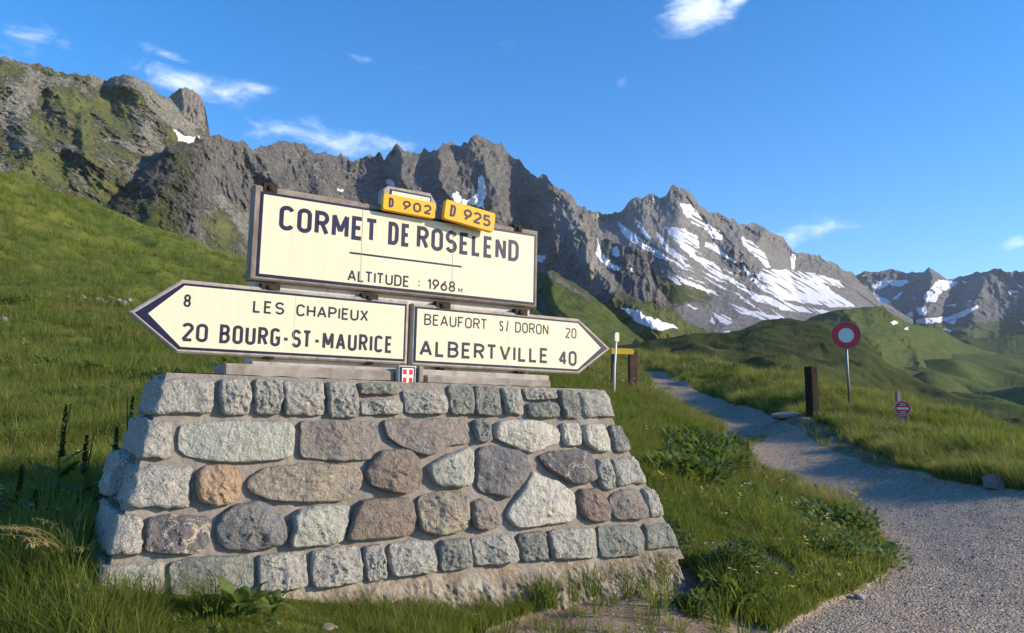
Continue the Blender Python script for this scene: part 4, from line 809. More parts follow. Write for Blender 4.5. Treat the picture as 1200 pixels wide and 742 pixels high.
def row(root, o, parts, zbase, cap, mat, sw, w, ws=WS, yref=300):
    for s, xl, xr in parts:
        a = onp(xl, yref, ws)[0] - o[0]; c = onp(xr, yref, ws)[0] - o[0]; text(root, s, a, zbase, c, zbase, cap, -.0016, mat, sw, w)
capA = lc(327, 239.8, o, WS)[1] - zb
row(SG, o, [('CORMET', 326.3, 444.8), ('DE', 455.0, 481.3), ('ROSELEND', 488.6, 608.3)], zb, capA, M['navyline'], .175, .56, yref=270)
zA = lc(407.5, 329.3, o, WS)[1]; capB = .0725
row(SG, o, [('ALTITUDE', 406.5, 481.2), ('1968', 500.5, 533.6)], zA, capB, M['ink'], .165, .56, yref=334); row(SG, o, [(',', 489.8, 492)], zA, capB, M['ink'], .165, .56, yref=334); row(SG, o, [(';', 489.8, 492)], zA, capB, M['ink'], .165, .56, yref=334); row(SG, o, [('M', 536.8, 544.6)], zA, .034, M['ink'], .16, .6, yref=340)
a = lc(409.5, 296.2, o, WS); c = lc(541, 314.2, o, WS); m = MB(); ribbon([a, (c[0], a[1])], .0062, m, -.0016, .0012); m.obj('rule', M['navyline'], SG)
m = MB(); hx = [lc(x, y, o, WS) for x, y in ((559, 299), (566, 303), (576, 308), (588, 309), (600, 312), (610, 311), (619, 311))]; ribbon(hx, .0008, m, -.0016, .001); m.obj('crack', M['seam'], fo)
# arrow panels
def arrow_sign(o, label, tip, edge, zt, zb_, tipx_side, texts, seamx):
    root = wall_empty('direction_sign', o[0], WS + .004, o[1], label, 'direction sign'); sh = tipx_side
    x0, x1, xe, zt, zb_ = [q for q in (tip[0] - o[0], edge - o[0], 0, zt - o[1], zb_ - o[1])]; zm = (zt + zb_) / 2 - .0
    sx = texts['shoulder'] - o[0]
    pl = [(x0, zm), (sx, zt), (x1, zt), (x1, zb_), (sx, zb_)]
    g = .020; d = -1 if x0 < x1 else 1
    slab = [(x0 + d * .030, zm), (sx + d * .008, zt + g), (x1 - d * .018, zt + g), (x1 - d * .018, zb_ - g), (sx + d * .008, zb_ - g)]
    b = .013; fld = [(x0 - d * .062, zm), (sx - d * .008, zt - b), (x1 + d * b, zt - b), (x1 + d * b, zb_ + b), (sx - d * .008, zb_ + b)]
    fo = panel(root, slab, pl, fld, .062, 'slabl', [(seamx - o[0], zt - b, seamx - o[0], zb_ + b)]); return root, fo
oL = (0.0, -.757); tipL = onp(158.2, 366.5, WS); eL = onp(475.2, 390, WS)[0]
zt_, zb2 = onp(213.6, 332.8, WS)[1], onp(210.1, 410.3, WS)[1]; zt_ = (zt_ + onp(475.7, 355.7, WS)[1]) / 2; zb2 = (zb2 + onp(474.6, 422.7, WS)[1]) / 2
AL, _ = arrow_sign(oL, 'left-pointing cream arrow sign to LES CHAPIEUX 8 and BOURG-ST-MAURICE 20', tipL, eL, zt_, zb2, 'L', {'shoulder': onp(212, 371, WS)[0]}, onp(343.5, 400, WS)[0])
def rowp(root, o, items, mat, sw, w):
    for s, xl, xr, yb_l, cap_px, xref in items:
        a = onp(xl, yb_l, WS); c = onp(xr, yb_l, WS); zb_ = a[1]; cap = onp(xl, yb_l - cap_px, WS)[1] - zb_; text(root, s, a[0] - o[0], zb_ - o[1], c[0] - o[0], zb_ - o[1], cap, -.0016, mat, sw, w)
rowp(AL, oL, [('8', 214.5, 225.3, 359.8, 15.3, 0), ('LES', 295.8, 332.8, 366.5, 15.0, 0), ('CHAPIEUX', 346.6, 431.2, 370.6, 14.4, 0)], M['ink'], .165, .56)
rowp(AL, oL, [('20', 211.8, 242.9, 399.8, 22.0, 0), ('BOURG-ST-MAURICE', 256.4, 461.0, 402.3, 22.4, 0)], M['ink'], .17, .52)
oR = (1.0, -.757); tipR = onp(711.5, 409.2, WS); eR = onp(485.6, 391, WS)[0]
zt_, zb2 = (onp(486.2, 359, WS)[1] + onp(679.1, 377.2, WS)[1]) / 2, (onp(484.8, 423.8, WS)[1] + onp(675, 435.8, WS)[1]) / 2
AR, _ = arrow_sign(oR, 'right-pointing cream arrow sign to BEAUFORT S/DORON 20 and ALBERTVILLE 40', tipR, eR, zt_, zb2, 'R', {'shoulder': onp(677.5, 406, WS)[0]}, onp(594, 400, WS)[0])
rowp(AR, oR, [('BEAUFORT', 496.5, 571.2, 381.0, 13.4, 0), ('S', 584.6, 590.6, 388.3, 12.6, 0), ('/', 592.3, 597, 389.3, 14, 0), ('DORON', 603, 642.2, 389.8, 12.6, 0), ('20', 661.8, 675, 396.2, 12.4, 0)], M['ink'], .14, .55)
rowp(AR, oR, [('ALBERTVILLE', 490.8, 642.9, 417.3, 19.6, 0), ('40', 653.8, 675.2, 428.2, 18.0, 0)], M['ink'], .18, .58)
# iron clamps
CL = [((306, 331), (329, 340), SG), ((424, 343), (444, 353), SG), ((511, 352.5), (529, 362), SG), ((604, 361), (619, 370), SG), ((430, 423.5), (439, 427), AL), ((309, 417.5), (322, 420), AL), ((515, 430), (523, 433.5), AR), ((607, 435), (616, 438.5), AR), ((309, 213.5), (326, 223.5), SG), ((603, 262), (613, 271.5), SG)]
for (a, c, par) in CL:
    u0, v0 = onp(a[0], (a[1] + c[1]) / 2, .05); u1, _ = onp(c[0], (a[1] + c[1]) / 2, .05); h = (c[1] - a[1]) / 900 * 4.9
    ob0 = par; ou = 0.0 if par is not AR else 1.0; ov = 0.0 if par is SG else -.757
    m = MB(); m.box((0, 0, 0), (u1 - u0, .05, h), .004); m.box(((u1 - u0) * .35, -.012, h * .25), ((u1 - u0) * .65, .0, h * .75), .003)
    ob = m.obj('clamp', M['rust'], par); ob.location = (u0 - ou, 0.0 if par is SG else .004, v0 - h / 2 - ov)
# old small plate stub on the top edge, half behind the D 902 plate
m = MB(); u0, v0 = onp(446.3, 236, .0); u1, v1 = onp(509, 246, .0); vt = onp(455, 219.5, .0)[1]
st = wall_empty('cartouche_stub', u0, .0, .03, 'small concrete upstand with a navy bordered plate, mostly hidden behind the D 902 plate', 'sign'); hh = vt - .03
m.prism([(0, 0), (u1 - u0, 0), (u1 - u0, hh * .55), (u1 - u0 - .045, hh), (.03, hh), (0, hh * .8)], .05, -.03, .006); m.obj('slab', M['slabl'], st)
m = MB(); m.prism([(.04, .02), (u1 - u0 - .04, .02), (u1 - u0 - .04, hh - .022), (.05, hh - .018)], -.028, -.034); m.obj('border', M['navyline'], st)
m = MB(); m.prism([(.05, .025), (u1 - u0 - .05, .025), (u1 - u0 - .05, hh - .034), (.06, hh - .03)], -.033, -.036); m.obj('enamel_field', M['cream'], st)
m = MB(); u0, v0 = onp(423, 239, .03); u1, _ = onp(452, 243, .03); m.box((0, 0, 0), (u1 - u0, .04, .03), .004); m.box((.0, -.01, .004), (.03, .0, .045), .004); ob = m.obj('bracket', M['rust'], st); ob.location = (u0 - st.location[0] * 0 - onp(446.3, 236, .0)[0], -.03, v0 - .03 - .015)
# yellow road number plates
def number_plate(txt, quad, label, w, wt):
    q = [np.array(onp(x, y, w)) for x, y in quad]; c = sum(q) / 4; wd = (np.linalg.norm(q[1] - q[0]) + np.linalg.norm(q[2] - q[3])) / 2; ht = (np.linalg.norm(q[3] - q[0]) + np.linalg.norm(q[2] - q[1])) / 2
    d = (q[1] + q[2]) / 2 - (q[0] + q[3]) / 2; ang = math.atan2(d[1], d[0]); p = OW + c[0] * DV + w * NV
    r = empty('road_number_plate', (p[0], p[1], p[2] + c[1]), label, 'sign plate', 'yellow road number plates', ROT); r.rotation_euler = (Matrix.Rotation(ROT, 3, 'Z') @ Matrix.Rotation(-ang, 3, 'Y')).to_euler()
    x, z = wd / 2, ht / 2; rr = .016; P = []
    for sx, sz, a0 in ((1, 1, 0), (-1, 1, 90), (-1, -1, 180), (1, -1, 270)): P += [(sx * (x - rr) + rr * math.cos(math.radians(a0 + k * 22.5)), sz * (z - rr) + rr * math.sin(math.radians(a0 + k * 22.5))) for k in range(5)]
    m = MB(); m.prism(P, .035, 0, .004); m.obj('plate', M['yellow'], r)
    m = MB(); m.box((-x * .8, .036, -z * .5), (x * .8, .07, z * .5)); m.obj('bracket', M['rust'], r)
    cap = ht * .60; text(r, 'D', -x * .78, -cap / 2, -x * .78 + cap * .62, -cap / 2, cap, -.0012, M['ink'], .2, .5); text(r, txt, -x * .76 + wd * (wt), -cap / 2, x * .84, -cap / 2, cap, -.0012, M['ink'], .2, .66)
    return r
number_plate('902', [(449.1, 225.4), (510.8, 238.6), (509.8, 256.2), (448.5, 245.9)], 'yellow plate reading D 902, the left one on top of the name sign', .10, .25)
number_plate('925', [(521.8, 232.3), (580.6, 250.6), (578.9, 272.2), (520.3, 256.5)], 'yellow plate reading D 925, tilted, the right one on top of the name sign', .13, .25)
# emblem
u0, v0 = onp(477.8, 440.8, .14); EM = wall_empty('emblem_plate', u0, .14, v0, 'tiny red shield with a white cross on a navy bordered plate between the arrow signs', 'emblem'); w2, h2 = .047, .056
m = MB(); m.box((-w2 - .012, .006, -h2 - .004), (w2 + .014, .06, h2 + .008), .004); m.obj('block', M['panelwall'], EM)
def shield(s, w, h): return [(-w, h), (w, h), (w, -h * .55), (w * .8, -h * .9), (w * .3, -h), (-w * .3, -h), (-w * .8, -h * .9), (-w, -h * .55)]
m = MB(); m.prism([(-w2, h2), (w2, h2), (w2, -h2 * .8), (w2 * .75, -h2), (-w2 * .75, -h2), (-w2, -h2 * .8)], .008, 0, .001); m.obj('border', M['navyline'], EM)
m = MB(); m.prism(shield(1, w2 * .80, h2 * .86), .002, -.0015); sh_ = m.obj('shield', M['white_paint'], EM)
for sx in (-1, 1):
    for sz in (-1, 1):
        x0, x1 = w2 * .17, w2 * .68; z0, z1 = h2 * .17, h2 * .72
        m = MB(); m.prism([(sx * x0, sz * z0), (sx * x1, sz * z0), (sx * x1 * (.93 if sz < 0 else 1), sz * z1), (sx * x0, sz * z1)], 0, -.0026); m.obj('red_quarter', M['red_paint'], sh_)

# ------------------------------------------------------------------ posts and signs by the path
def at(px, py, Z): d = raydir(px, py) * Z; return Vector((CAM[0] + d[0], CAM[1] + d[1], CAM[2] + d[2]))
def base_at(px, Z, py=480):
    p = at(px, py, Z); return Vector((p.x, p.y, gz(p.x, p.y)))
def face(n): return math.atan2(n[0], -n[1])      # rotation so that local -y looks along n
# round sign
b = base_at(994.5, 18); top = at(992, 392, 18); R0 = .335
RS = empty('road_sign', b, 'round sign with red rim and white centre on a tall grey pole', 'road sign', None, face((-.50, -.86)))
hz = top.z - b.z
m = MB(); m.tube([(.05, .03, -.4), (.0, .03, hz * .5), (-.02, .03, hz + .28)], .032, 10); m.obj('pole', M['galv'], RS, smooth=True)
def disc(r0, r1, y, d, n=40):
    m = MB(); V = []; F = []
    for k in range(n): a = 2 * math.pi * k / n; V += [(r1 * math.cos(a), y, r1 * math.sin(a)), (r0 * math.cos(a), y, r0 * math.sin(a)), (r1 * math.cos(a), y + d, r1 * math.sin(a)), (r0 * math.cos(a), y + d, r0 * math.sin(a))]
    for k in range(n):
        j = (k + 1) % n; a, b_ = k * 4, j * 4; F += [(a, b_, b_ + 1, a + 1), (a, b_, b_ + 2, a + 2), (a + 2, b_ + 2, b_ + 3, a + 3)]
        if r0 > 0: F.append((a + 1, b_ + 1, b_ + 3, a + 3))
    return m.add(V, F)
rm = disc(0.001, R0, -.012, .022).obj('disc', M['galv'], RS); rm.location = (0, -.0, hz)
o_ = disc(.175, R0 - .018, -.016, .004).obj('red_ring', M['sign_red'], RS); o_.location = (0, 0, hz)
o_ = disc(0.001, .173, -.0165, .004).obj('white_centre', M['sign_white'], RS); o_.location = (0, 0, hz)
def post(name, px, Z, hpx, wpx, label, mat, cat='post', lean=0, rot=.5, group=None, top_cut=.02, sides=None):
    b = base_at(px, Z); h = hpx / 900 * Z; w = wpx / 900 * Z / 2; e = empty(name, b, label, cat, group, rot); s = w / 1.25
    m = MB(); V = []
    for z in (-.4, 0, h * .33, h * .66, h - top_cut, h):
        k = s * (1 - .04 * z / h) if z < h else s * .86
        for i in range(12):
            a = 2 * math.pi * (i + .5) / 12; r = k * (1.06 / max(abs(math.cos(a)), abs(math.sin(a))) ** .8) + .004 * math.sin(i * 3.1 + z * 9); V.append((r * math.cos(a) + lean * z, r * math.sin(a), z + (.012 * math.sin(i * 2) if z == h else 0)))
    F = [(r * 12 + i, r * 12 + (i + 1) % 12, (r + 1) * 12 + (i + 1) % 12, (r + 1) * 12 + i) for r in range(5) for i in range(12)] + [tuple(60 + i for i in range(12))]
    m.add(V, F); m.obj('timber', mat, e)
    return e, b, h, w
pe, pb, ph, pw = post('wooden_post', 952.5, 17.2, 56, 13.5, 'thick dark timber post on the bank left of the round sign', M['dark_wood'], lean=-.03)
m = MB(); m.tube([(0.0, -.16, ph * .93), (0, -.10, ph * .93)], .01, 6); m.obj('bolt', M['galv'], pe)
# small red sign on a stub post
e, b, h, w = post('wooden_post', 1052.8, 15.5, 44, 5.5, 'thin weathered stake behind the small red sign on the bank', M['grey_wood'], rot=.2)
b = base_at(1058, 15.2); b.z = at(1058, 492, 15.2).z; e = empty('trail_sign', b, 'small round red notice with a white bar on a short grey plank', 'sign', None, face((-.55, -.83))); h = at(1058, 478.5, 15.2).z - b.z
m = MB(); m.box((-.085, .0, -.4), (.085, .03, h + .08), .006); m.obj('plank', M['grey_wood'], e)
m = disc(.001, .155, -.014, .012, 28); o_ = m.obj('disc', M['sign_red'], e); o_.location = (0, 0, h)
m = MB(); m.box((-.105, -.018, -.022), (.105, -.012, .022)); o2 = m.obj('white_bar', M['sign_white'], e); o2.location = (0, 0, h - .005)
for zz, xx in ((.06, .06), (.09, .045), (-.07, .055), (-.10, .04)):
    m = MB(); m.box((-xx, -.0165, -.006), (xx, -.0135, .006)); o3 = m.obj('print_line', M['sign_white'], e); o3.location = (0, 0, h + zz)
m = disc(.138, .148, -.016, .003, 28); o_ = m.obj('white_rim', M['sign_white'], e); o_.location = (0, 0, h)
# trail board with two posts
b = base_at(742, 15.0, 464); TB = empty('trail_board', b, 'yellow direction board fixed between two brown posts beside the path, right of the monument', 'sign', None, .10)
s15 = 15 / 900.
zt1 = at(742, 411, 15).z - b.z
m = MB(); m.box((-.088, -.07, -.4), (.088, .09, zt1 + .0), .012); m.obj('post', M['post_wood'], TB)
m = MB(); m.box((-.088 - .34, .01, -.4), (-.34 - .0, .09, zt1 - .05), .012); m.obj('post', M['post_wood'], TB)
zb1 = at(728, 412, 15).z - b.z; m = MB(); m.prism([(-.46, zb1 - .055), (-.03, zb1 - .055), (-.01, zb1), (-.03, zb1 + .055), (-.46, zb1 + .055)], -.075, -.10, .004); bo = m.obj('board', M['trail_yellow'], TB)
m = MB(); m.prism([(-.36, zb1 + .09), (.10, zb1 + .09), (.12, zb1 + .20), (.04, zb1 + .25), (-.02, zb1 + .16), (-.36, zb1 + .11)], -.05, .07, .01); m.obj('hood', M['dark_metal'], TB)
b = base_at(719.5, 14.2, 464); e = empty('marker_pole', b, 'slim white marker pole with a pale yellow plate on top, beside the trail board', 'pole', None, .3); zt2 = at(722, 397, 14.2).z - b.z
m = MB(); m.tube([(0, 0, -.3), (.015, 0, zt2 * .5), (.045, 0, zt2)], .018, 8); m.obj('pole', M['white_paint'], e, smooth=True)
m = MB(); m.prism([(-.022, -.09), (.022, -.09), (.045, -.06), (.045, .06), (.022, .09), (-.022, .09), (-.045, .06), (-.045, -.06)], .0, -.03, .004); o_ = m.obj('plate', M['pale_yellow'], e); o_.location = (.045, 0, zt2 + .04)

# ------------------------------------------------------------------ rocks
def rock(px, py, size, label, mat, seed, flat=.6, group=None, sink=.3):
    p = hit(px, py); me = bpy.data.meshes.new('rock'); import bmesh
    bm = bmesh.new(); bmesh.ops.create_icosphere(bm, subdivisions=4, radius=1); V = np.array([v.co[:] for v in bm.verts]); rs_ = np.random.RandomState(seed)
    for _ in range(9):
        n = rs_.normal(size=3); n /= np.linalg.norm(n); d = rs_.uniform(.55, .85); t = V @ n; V -= np.outer(np.clip(t - d, 0, None) * .92, n)
    V *= (1 + fbm(V * 1.6 + seed, 5) * .10)[:, None]; V *= np.array([1, .8, flat]) * size
    for v, c in zip(bm.verts, V): v.co = c
    bm.to_mesh(me); bm.free(); me.polygons.foreach_set('use_smooth', [True] * len(me.polygons)); size = size; o = link('rock', me, mat); o.location = (p.x, p.y, p.z + size * flat * (1 - sink) * .5); o.rotation_euler = (0, 0, seed * 1.3); tag(o, label, 'rock', group); return o
rock(853, 654, .075, 'white quartz rock lodged at the top of the dirt hollow right of the monument', M['white'], 3, .5)
rock(868, 662, .075, 'beige rock right beside the white quartz rock in the dirt hollow', M['tan'], 5, .5)
rock(892, 674, .12, 'grey stone slab sunk in the bare strip right of the dirt hollow', M['granite'], 8, .25)
rock(1166, 572, .17, 'grey boulder in shade at the foot of the right-hand bank', M['slate'], 6, .6)
rock(925, 487, .42, 'pale flat ledge stone on the bare lip of the bank left of the dark post', M['tan'], 9, .3, sink=1.35)
rock(838, 547, .16, 'pale stone at the left edge of the gravel path', M['granite'], 12, .5)
RK = [(116, 354, .24, 'brown'), (124, 356, .22, 'purple'), (131, 352, .25, 'granite_dark'), (139, 355, .23, 'tan'), (146, 358, .24, 'granite'), (152, 354, .18, 'granite_dark'), (97, 351, .18, 'tan'), (80, 350, .15, 'purple'), (4, 377, .22, 'granite_dark')]
wh = ['leftmost', 'second', 'third', 'fourth', 'fifth', 'sixth']
for i, (x, y, s, mt) in enumerate(RK):
    lb = ('%s rock from the left in the little rubble heap on the meadow' % wh[i]) if i < 6 else ['single grey rock just left of the rubble heap on the meadow', 'outlying rock farthest left of the rubble heap on the meadow', 'grey rock in the meadow at the left edge of the photo'][i - 6]
    if i == 0: lb = 'leftmost rock in the little rubble heap on the meadow'
    rock(x, y, s * .8, lb, M[mt], 20 + i, .6, 'rocks of the rubble heap on the meadow' if i < 6 else None)
for i, (x, y, s, l) in enumerate([(160, 735, .05, 'flat grey stone in the grass at the bottom left below the monument'), (385, 738, .045, 'buried brown stone at the bottom edge below the monument'), (880, 700, .06, 'small stone beside the bush at the end of the dirt hollow'), (1008, 702, .05, 'lone lighter stone in the gravel near the tip of the grass')]):
    rock(x, y, s, l, M['tan' if i == 1 else 'granite'], 50 + i, .5)
#@@PART3
# ------------------------------------------------------------------ vegetation
def leaf_mat(name, c1, c2, c3, trans=.35, rough=.55, byloc=True):
    m, nt = new_mat(name); oi = nd(nt, 'ShaderNodeObjectInfo'); loc = oi.outputs['Location']; rnd = oi.outputs['Random']
    n1 = noise(nt, loc, .45, 4, .6); n2 = noise(nt, loc, .09, 4, .6)
    c = mix(nt, rmp(nt, n1, .38, .62), c1, c2); c = mix(nt, mth(nt, 'MULTIPLY', rmp(nt, n2, .48, .66), .6), c, c3); n3 = noise(nt, loc, 1.7, 3, .6); c = mix(nt, mth(nt, 'MULTIPLY', rmp(nt, n3, .5, .7), .5), c, tuple(x * .6 for x in c1)); c = mix(nt, mth(nt, 'MULTIPLY', rnd, .45), c, c3)
    at_ = nd(nt, 'ShaderNodeAttribute', attribute_name='shade').outputs['Fac']; c = mix(nt, at_, c, tuple(min(1, x * 1.9 + .02) for x in c3))
    d = nd(nt, 'ShaderNodeBsdfPrincipled', {'Base Color': c, 'Roughness': rough, 'Specular IOR Level': .25}); t = nd(nt, 'ShaderNodeBsdfTranslucent', {'Color': mix(nt, .5, c, (.26, .32, .03))})
    mx = nd(nt, 'ShaderNodeMixShader', {0: trans, 1: d.outputs[0], 2: t.outputs[0]}); nd(nt, 'ShaderNodeOutputMaterial', {0: mx.outputs[0]}); return m
M['grass'] = leaf_mat('meadow_grass', (.085, .14, .018), (.14, .18, .026), (.19, .18, .045), .45)
M['drygrass'] = leaf_mat('dry_seed_grass', (.22, .19, .06), (.28, .235, .085), (.33, .27, .12), .4)
M['weed'] = leaf_mat('broad_leaves', (.065, .11, .02), (.09, .145, .03), (.13, .17, .05), .35, .5)
M['shadedweed'] = leaf_mat('shade_toned_weed_leaves', (.03, .05, .012), (.045, .07, .015), (.06, .08, .02), .2, .5)  # weed green darkened; the shadow over the docks is painted into the leaf colour
M['flower'] = leaf_mat('yellow_petals', (.75, .55, .03), (.8, .6, .05), (.8, .7, .3), .2)
M['wflower'] = leaf_mat('white_petals', (.7, .7, .62), (.75, .75, .7), (.8, .8, .75), .2)
def blade(V, F, S, x, y, h, lean, az, w, seg=3, z0=0., shade=0.):
    b = len(V); ca, sa = math.cos(az), math.sin(az)
    for i in range(seg + 1):
        t = i / seg; out = lean * t * t; z = z0 + h * (t - .25 * (lean / max(h, .01)) * t * t * .6); ww = w * (1 - t ** 1.6) * .5 + (.0002 if i == seg else 0)
        V.append((x + ca * out - sa * ww, y + sa * out + ca * ww, z)); V.append((x + ca * out + sa * ww, y + sa * out - ca * ww, z)); S += [shade, shade]
    for i in range(seg): F.append((b + 2 * i, b + 2 * i + 1, b + 2 * i + 3, b + 2 * i + 2))
def tuft(name, seed, n, h, r, w, lean=.5, mat='grass', seg=2, shade=(0, .2)):
    rd = random.Random(seed); V = []; F = []; S = []
    for i in range(n):
        a = rd.uniform(0, 6.283); q = r * math.sqrt(rd.random()); hh = h * rd.uniform(.45, 1.1); blade(V, F, S, q * math.cos(a), q * math.sin(a), hh, hh * rd.uniform(.1, lean * 1.6), a + rd.uniform(-.9, .9), w * rd.uniform(.6, 1.2), seg, -.01, rd.uniform(*shade))
    me = mesh_np(name, V, F, {'shade': S}); me.materials.append(M[mat]); return bpy.data.objects.new(name, me)
def leaf(V, F, S, base, az, el, L, W_, cup=.15, droop=.5, n=5, shade=0., wav=0.0, rd=None):
    """a broad leaf with a folded midrib"""
    b = len(V); base = np.array(base, float); d = np.array([math.cos(az) * math.cos(el), math.sin(az) * math.cos(el), math.sin(el)]); side = np.array([-math.sin(az), math.cos(az), 0]); p = base.copy(); e = el
    for i in range(n + 1):
        t = i / n; w = W_ * .5 * math.sin(math.pi * min(1, (t * .93 + .035)) ** .75) ** .8; e2 = el - droop * 1.6 * t * t; d = np.array([math.cos(az) * math.cos(e2), math.sin(az) * math.cos(e2), math.sin(e2)]); up = np.cross(d, side) * -1
        k = wav * math.sin(i * 2.3) * w
        for sx in (-1, -.5, 0, .5, 1): V.append(tuple(p + side * w * sx + up * (abs(sx) * w * cup * 2 + (k if abs(sx) == 1 else 0)))); S.append(shade)
        p = p + d * L / n
    for i in range(n):
        for j in range(4): a = b + i * 5 + j; F.append((a, a + 1, a + 6, a + 5))
def leafy(name, seed, n, r, L, W_, h, mat='weed', el=(.1, 1.1), nseg=3):
    rd = random.Random(seed); V = []; F = []; S = []
    for i in range(n):
        a = rd.uniform(0, 6.283); q = r * math.sqrt(rd.random()); leaf(V, F, S, (q * math.cos(a), q * math.sin(a), rd.uniform(0, h)), a + rd.uniform(-1, 1), rd.uniform(*el), L * rd.uniform(.6, 1.1), W_ * rd.uniform(.6, 1.1), .15, .5, nseg, rd.uniform(0, .25))
    me = mesh_np(name, V, F, {'shade': S}); me.materials.append(M[mat]); return bpy.data.objects.new(name, me)
def flowers(name, seed, n, r, h, mat):
    rd = random.Random(seed); V = []; F = []; S = []
    for i in range(n):
        a = rd.uniform(0, 6.283); q = r * math.sqrt(rd.random()); x, y = q * math.cos(a), q * math.sin(a); hh = h * rd.uniform(.7, 1.1)
        for k in range(5):
            b = len(V); t = k * 1.2566 + a; s = .011
            V += [(x, y, hh), (x + s * math.cos(t), y + s * math.sin(t), hh + .004), (x + s * 1.1 * math.cos(t + .6), y + s * 1.1 * math.sin(t + .6), hh + .006), (x + s * math.cos(t + 1.1), y + s * math.sin(t + 1.1), hh + .004)]; S += [0] * 4; F.append((b, b + 1, b + 2, b + 3))
    me = mesh_np(name, V, F, {'shade': S}); me.materials.append(M[mat]); return bpy.data.objects.new(name, me)
def scatter(name, label_src, pts, rot, scl):
    """one stuff object that instances a small plant on its points"""
    me = bpy.data.meshes.new(name); me.vertices.add(len(pts)); me.vertices.foreach_set('co', np.asarray(pts, np.float32).ravel())
    for n, a, t in (('rotz', rot, 'FLOAT_VECTOR'), ('scl', scl, 'FLOAT')):
        at_ = me.attributes.new(n, t, 'POINT'); at_.data.foreach_set('vector' if t == 'FLOAT_VECTOR' else 'value', np.asarray(a, np.float32).ravel())
    o = link(name, me); g = bpy.data.node_groups.new(name, 'GeometryNodeTree'); g.interface.new_socket('Geometry', in_out='INPUT', socket_type='NodeSocketGeometry'); g.interface.new_socket('Geometry', in_out='OUTPUT', socket_type='NodeSocketGeometry')
    gi = g.nodes.new('NodeGroupInput'); go = g.nodes.new('NodeGroupOutput'); ip = g.nodes.new('GeometryNodeInstanceOnPoints'); oi = g.nodes.new('GeometryNodeObjectInfo'); oi.inputs['Object'].default_value = label_src; oi.inputs['As Instance'].default_value = True
    m2p = g.nodes.new('GeometryNodeMeshToPoints'); r_ = g.nodes.new('GeometryNodeInputNamedAttribute'); r_.data_type = 'FLOAT_VECTOR'; r_.inputs[0].default_value = 'rotz'; s_ = g.nodes.new('GeometryNodeInputNamedAttribute'); s_.data_type = 'FLOAT'; s_.inputs[0].default_value = 'scl'
    L = g.links.new; L(gi.outputs[0], m2p.inputs[0]); L(m2p.outputs[0], ip.inputs['Points']); L(oi.outputs['Geometry'], ip.inputs['Instance']); L(r_.outputs[0], ip.inputs['Rotation']); L(s_.outputs[0], ip.inputs['Scale']); L(ip.outputs[0], go.inputs[0])
    md = o.modifiers.new('scatter', 'NODES'); md.node_group = g; tag(o, kind='stuff'); return o
rg = np.random.RandomState(3)
def in_monument(x, y, pad=0.0):
    rx, ry = x - OW[0], y - OW[1]; u = rx * DV[0] + ry * DV[1]; w = rx * NV[0] + ry * NV[1]; return (u > -.72 - pad) & (u < 2.95 + pad) & (w > -.75 - pad) & (w < wfront(-2.3) + .02 + pad)
def cands(n, r0, r1, a0=-.85, a1=.85, power=1.0):
    az = rg.uniform(a0, a1, n); r = np.exp(np.log(r0) + (np.log(r1) - np.log(r0)) * rg.uniform(0, 1, n) ** power); x = r * np.sin(az); y = r * np.cos(az); z, p, d = ground(x, y); return x, y, z, p, d, r, az
def emit(name, src, x, y, z, keep, r, s0, tilt=.15, spow=.4, label=None):
    x, y, z, r = x[keep], y[keep], z[keep], r[keep]; n = len(x); rot = np.stack([rg.normal(0, tilt, n), rg.normal(0, tilt, n), rg.uniform(0, 6.283, n)], -1); scl = s0 * rg.uniform(.65, 1.25, n) * np.maximum(r / 4.5, .8) ** spow * np.clip((r - 2.6) / 2.6, .55, 1) * np.clip(1 + 1.1 * perlin(P3(x * .9, y * .9) + 15) + .5 * perlin(P3(x * .22, y * .22) + 35), .5, 1.4)
    o = scatter(name, src, np.stack([x, y, z - .005], -1), rot, scl)
    if label: o['label'] = label
    return n
tot = 0
x, y, z, p, d, r, az = cands(105000, 2.2, 95)
px_, py_, dz_ = project(x, y, z); vis = (px_ > -160) & (px_ < 1340) & (py_ < 900) & (r < crest_r(az) * 1.12)
base = vis & ~in_monument(x, y) & (p < .5)
sh = perlin(P3(x * .5, y * .5) + 3); hmod = 1 + .5 * perlin(P3(x * .35, y * .35) + 8)
short = inpoly(px_, py_, [(800, 560), (900, 560), (1060, 640), (1040, 700), (880, 742), (850, 700), (950, 690), (850, 640), (820, 620)])      # trampled turf beside the gravel
kind = rg.uniform(0, 1, len(x))
g_ok = base & ((d < .5) | (kind < .06))
T1 = tuft('grass_tuft', 1, 22, .15, .07, .0075, .5); T2 = tuft('grass_tuft', 2, 18, .21, .06, .0065, .7); T3 = tuft('grass_tuft', 3, 26, .07, .08, .008, .5, shade=(.05, .35))
bank = (px_ > 745) & (r > 9)
emit('grass', T1, x, y, z, g_ok & ~short & (kind < .55), r, 1.0)
emit('grass', T2, x, y, z, g_ok & ~short & (kind >= .55) & (kind < .82), r, .75)
emit('grass', T3, x, y, z, g_ok & (short | (kind > .82)) & ~((kind > .82) & bank), r, .9)
xs, ys, zs, ps, ds, rr_, aa_ = cands(26000, 5, 13, .12, .62); qx, qy, _ = project(xs, ys, zs); sh2 = inpoly(qx, qy, [(800, 560), (900, 560), (1060, 640), (1040, 700), (880, 742), (850, 700), (950, 690), (850, 640), (820, 620)])
emit('grass', T3, xs, ys, zs, sh2 & (ps < .5) & (ds < .5) & ~in_monument(xs, ys), rr_, .55)
xs, ys, zs, ps, ds, rr_, aa_ = cands(26000, 8, 45, .0, .6); dn = perlin(P3(xs * .9, ys * .35) + 51); emit('grass', T3, xs, ys, zs, (ps > .5) & (dn > -.1) & inpoly(*project(xs, ys, zs)[:2], [(765, 446), (800, 462), (850, 492), (905, 512), (880, 524), (840, 508), (795, 480), (765, 455)]), rr_, .45)
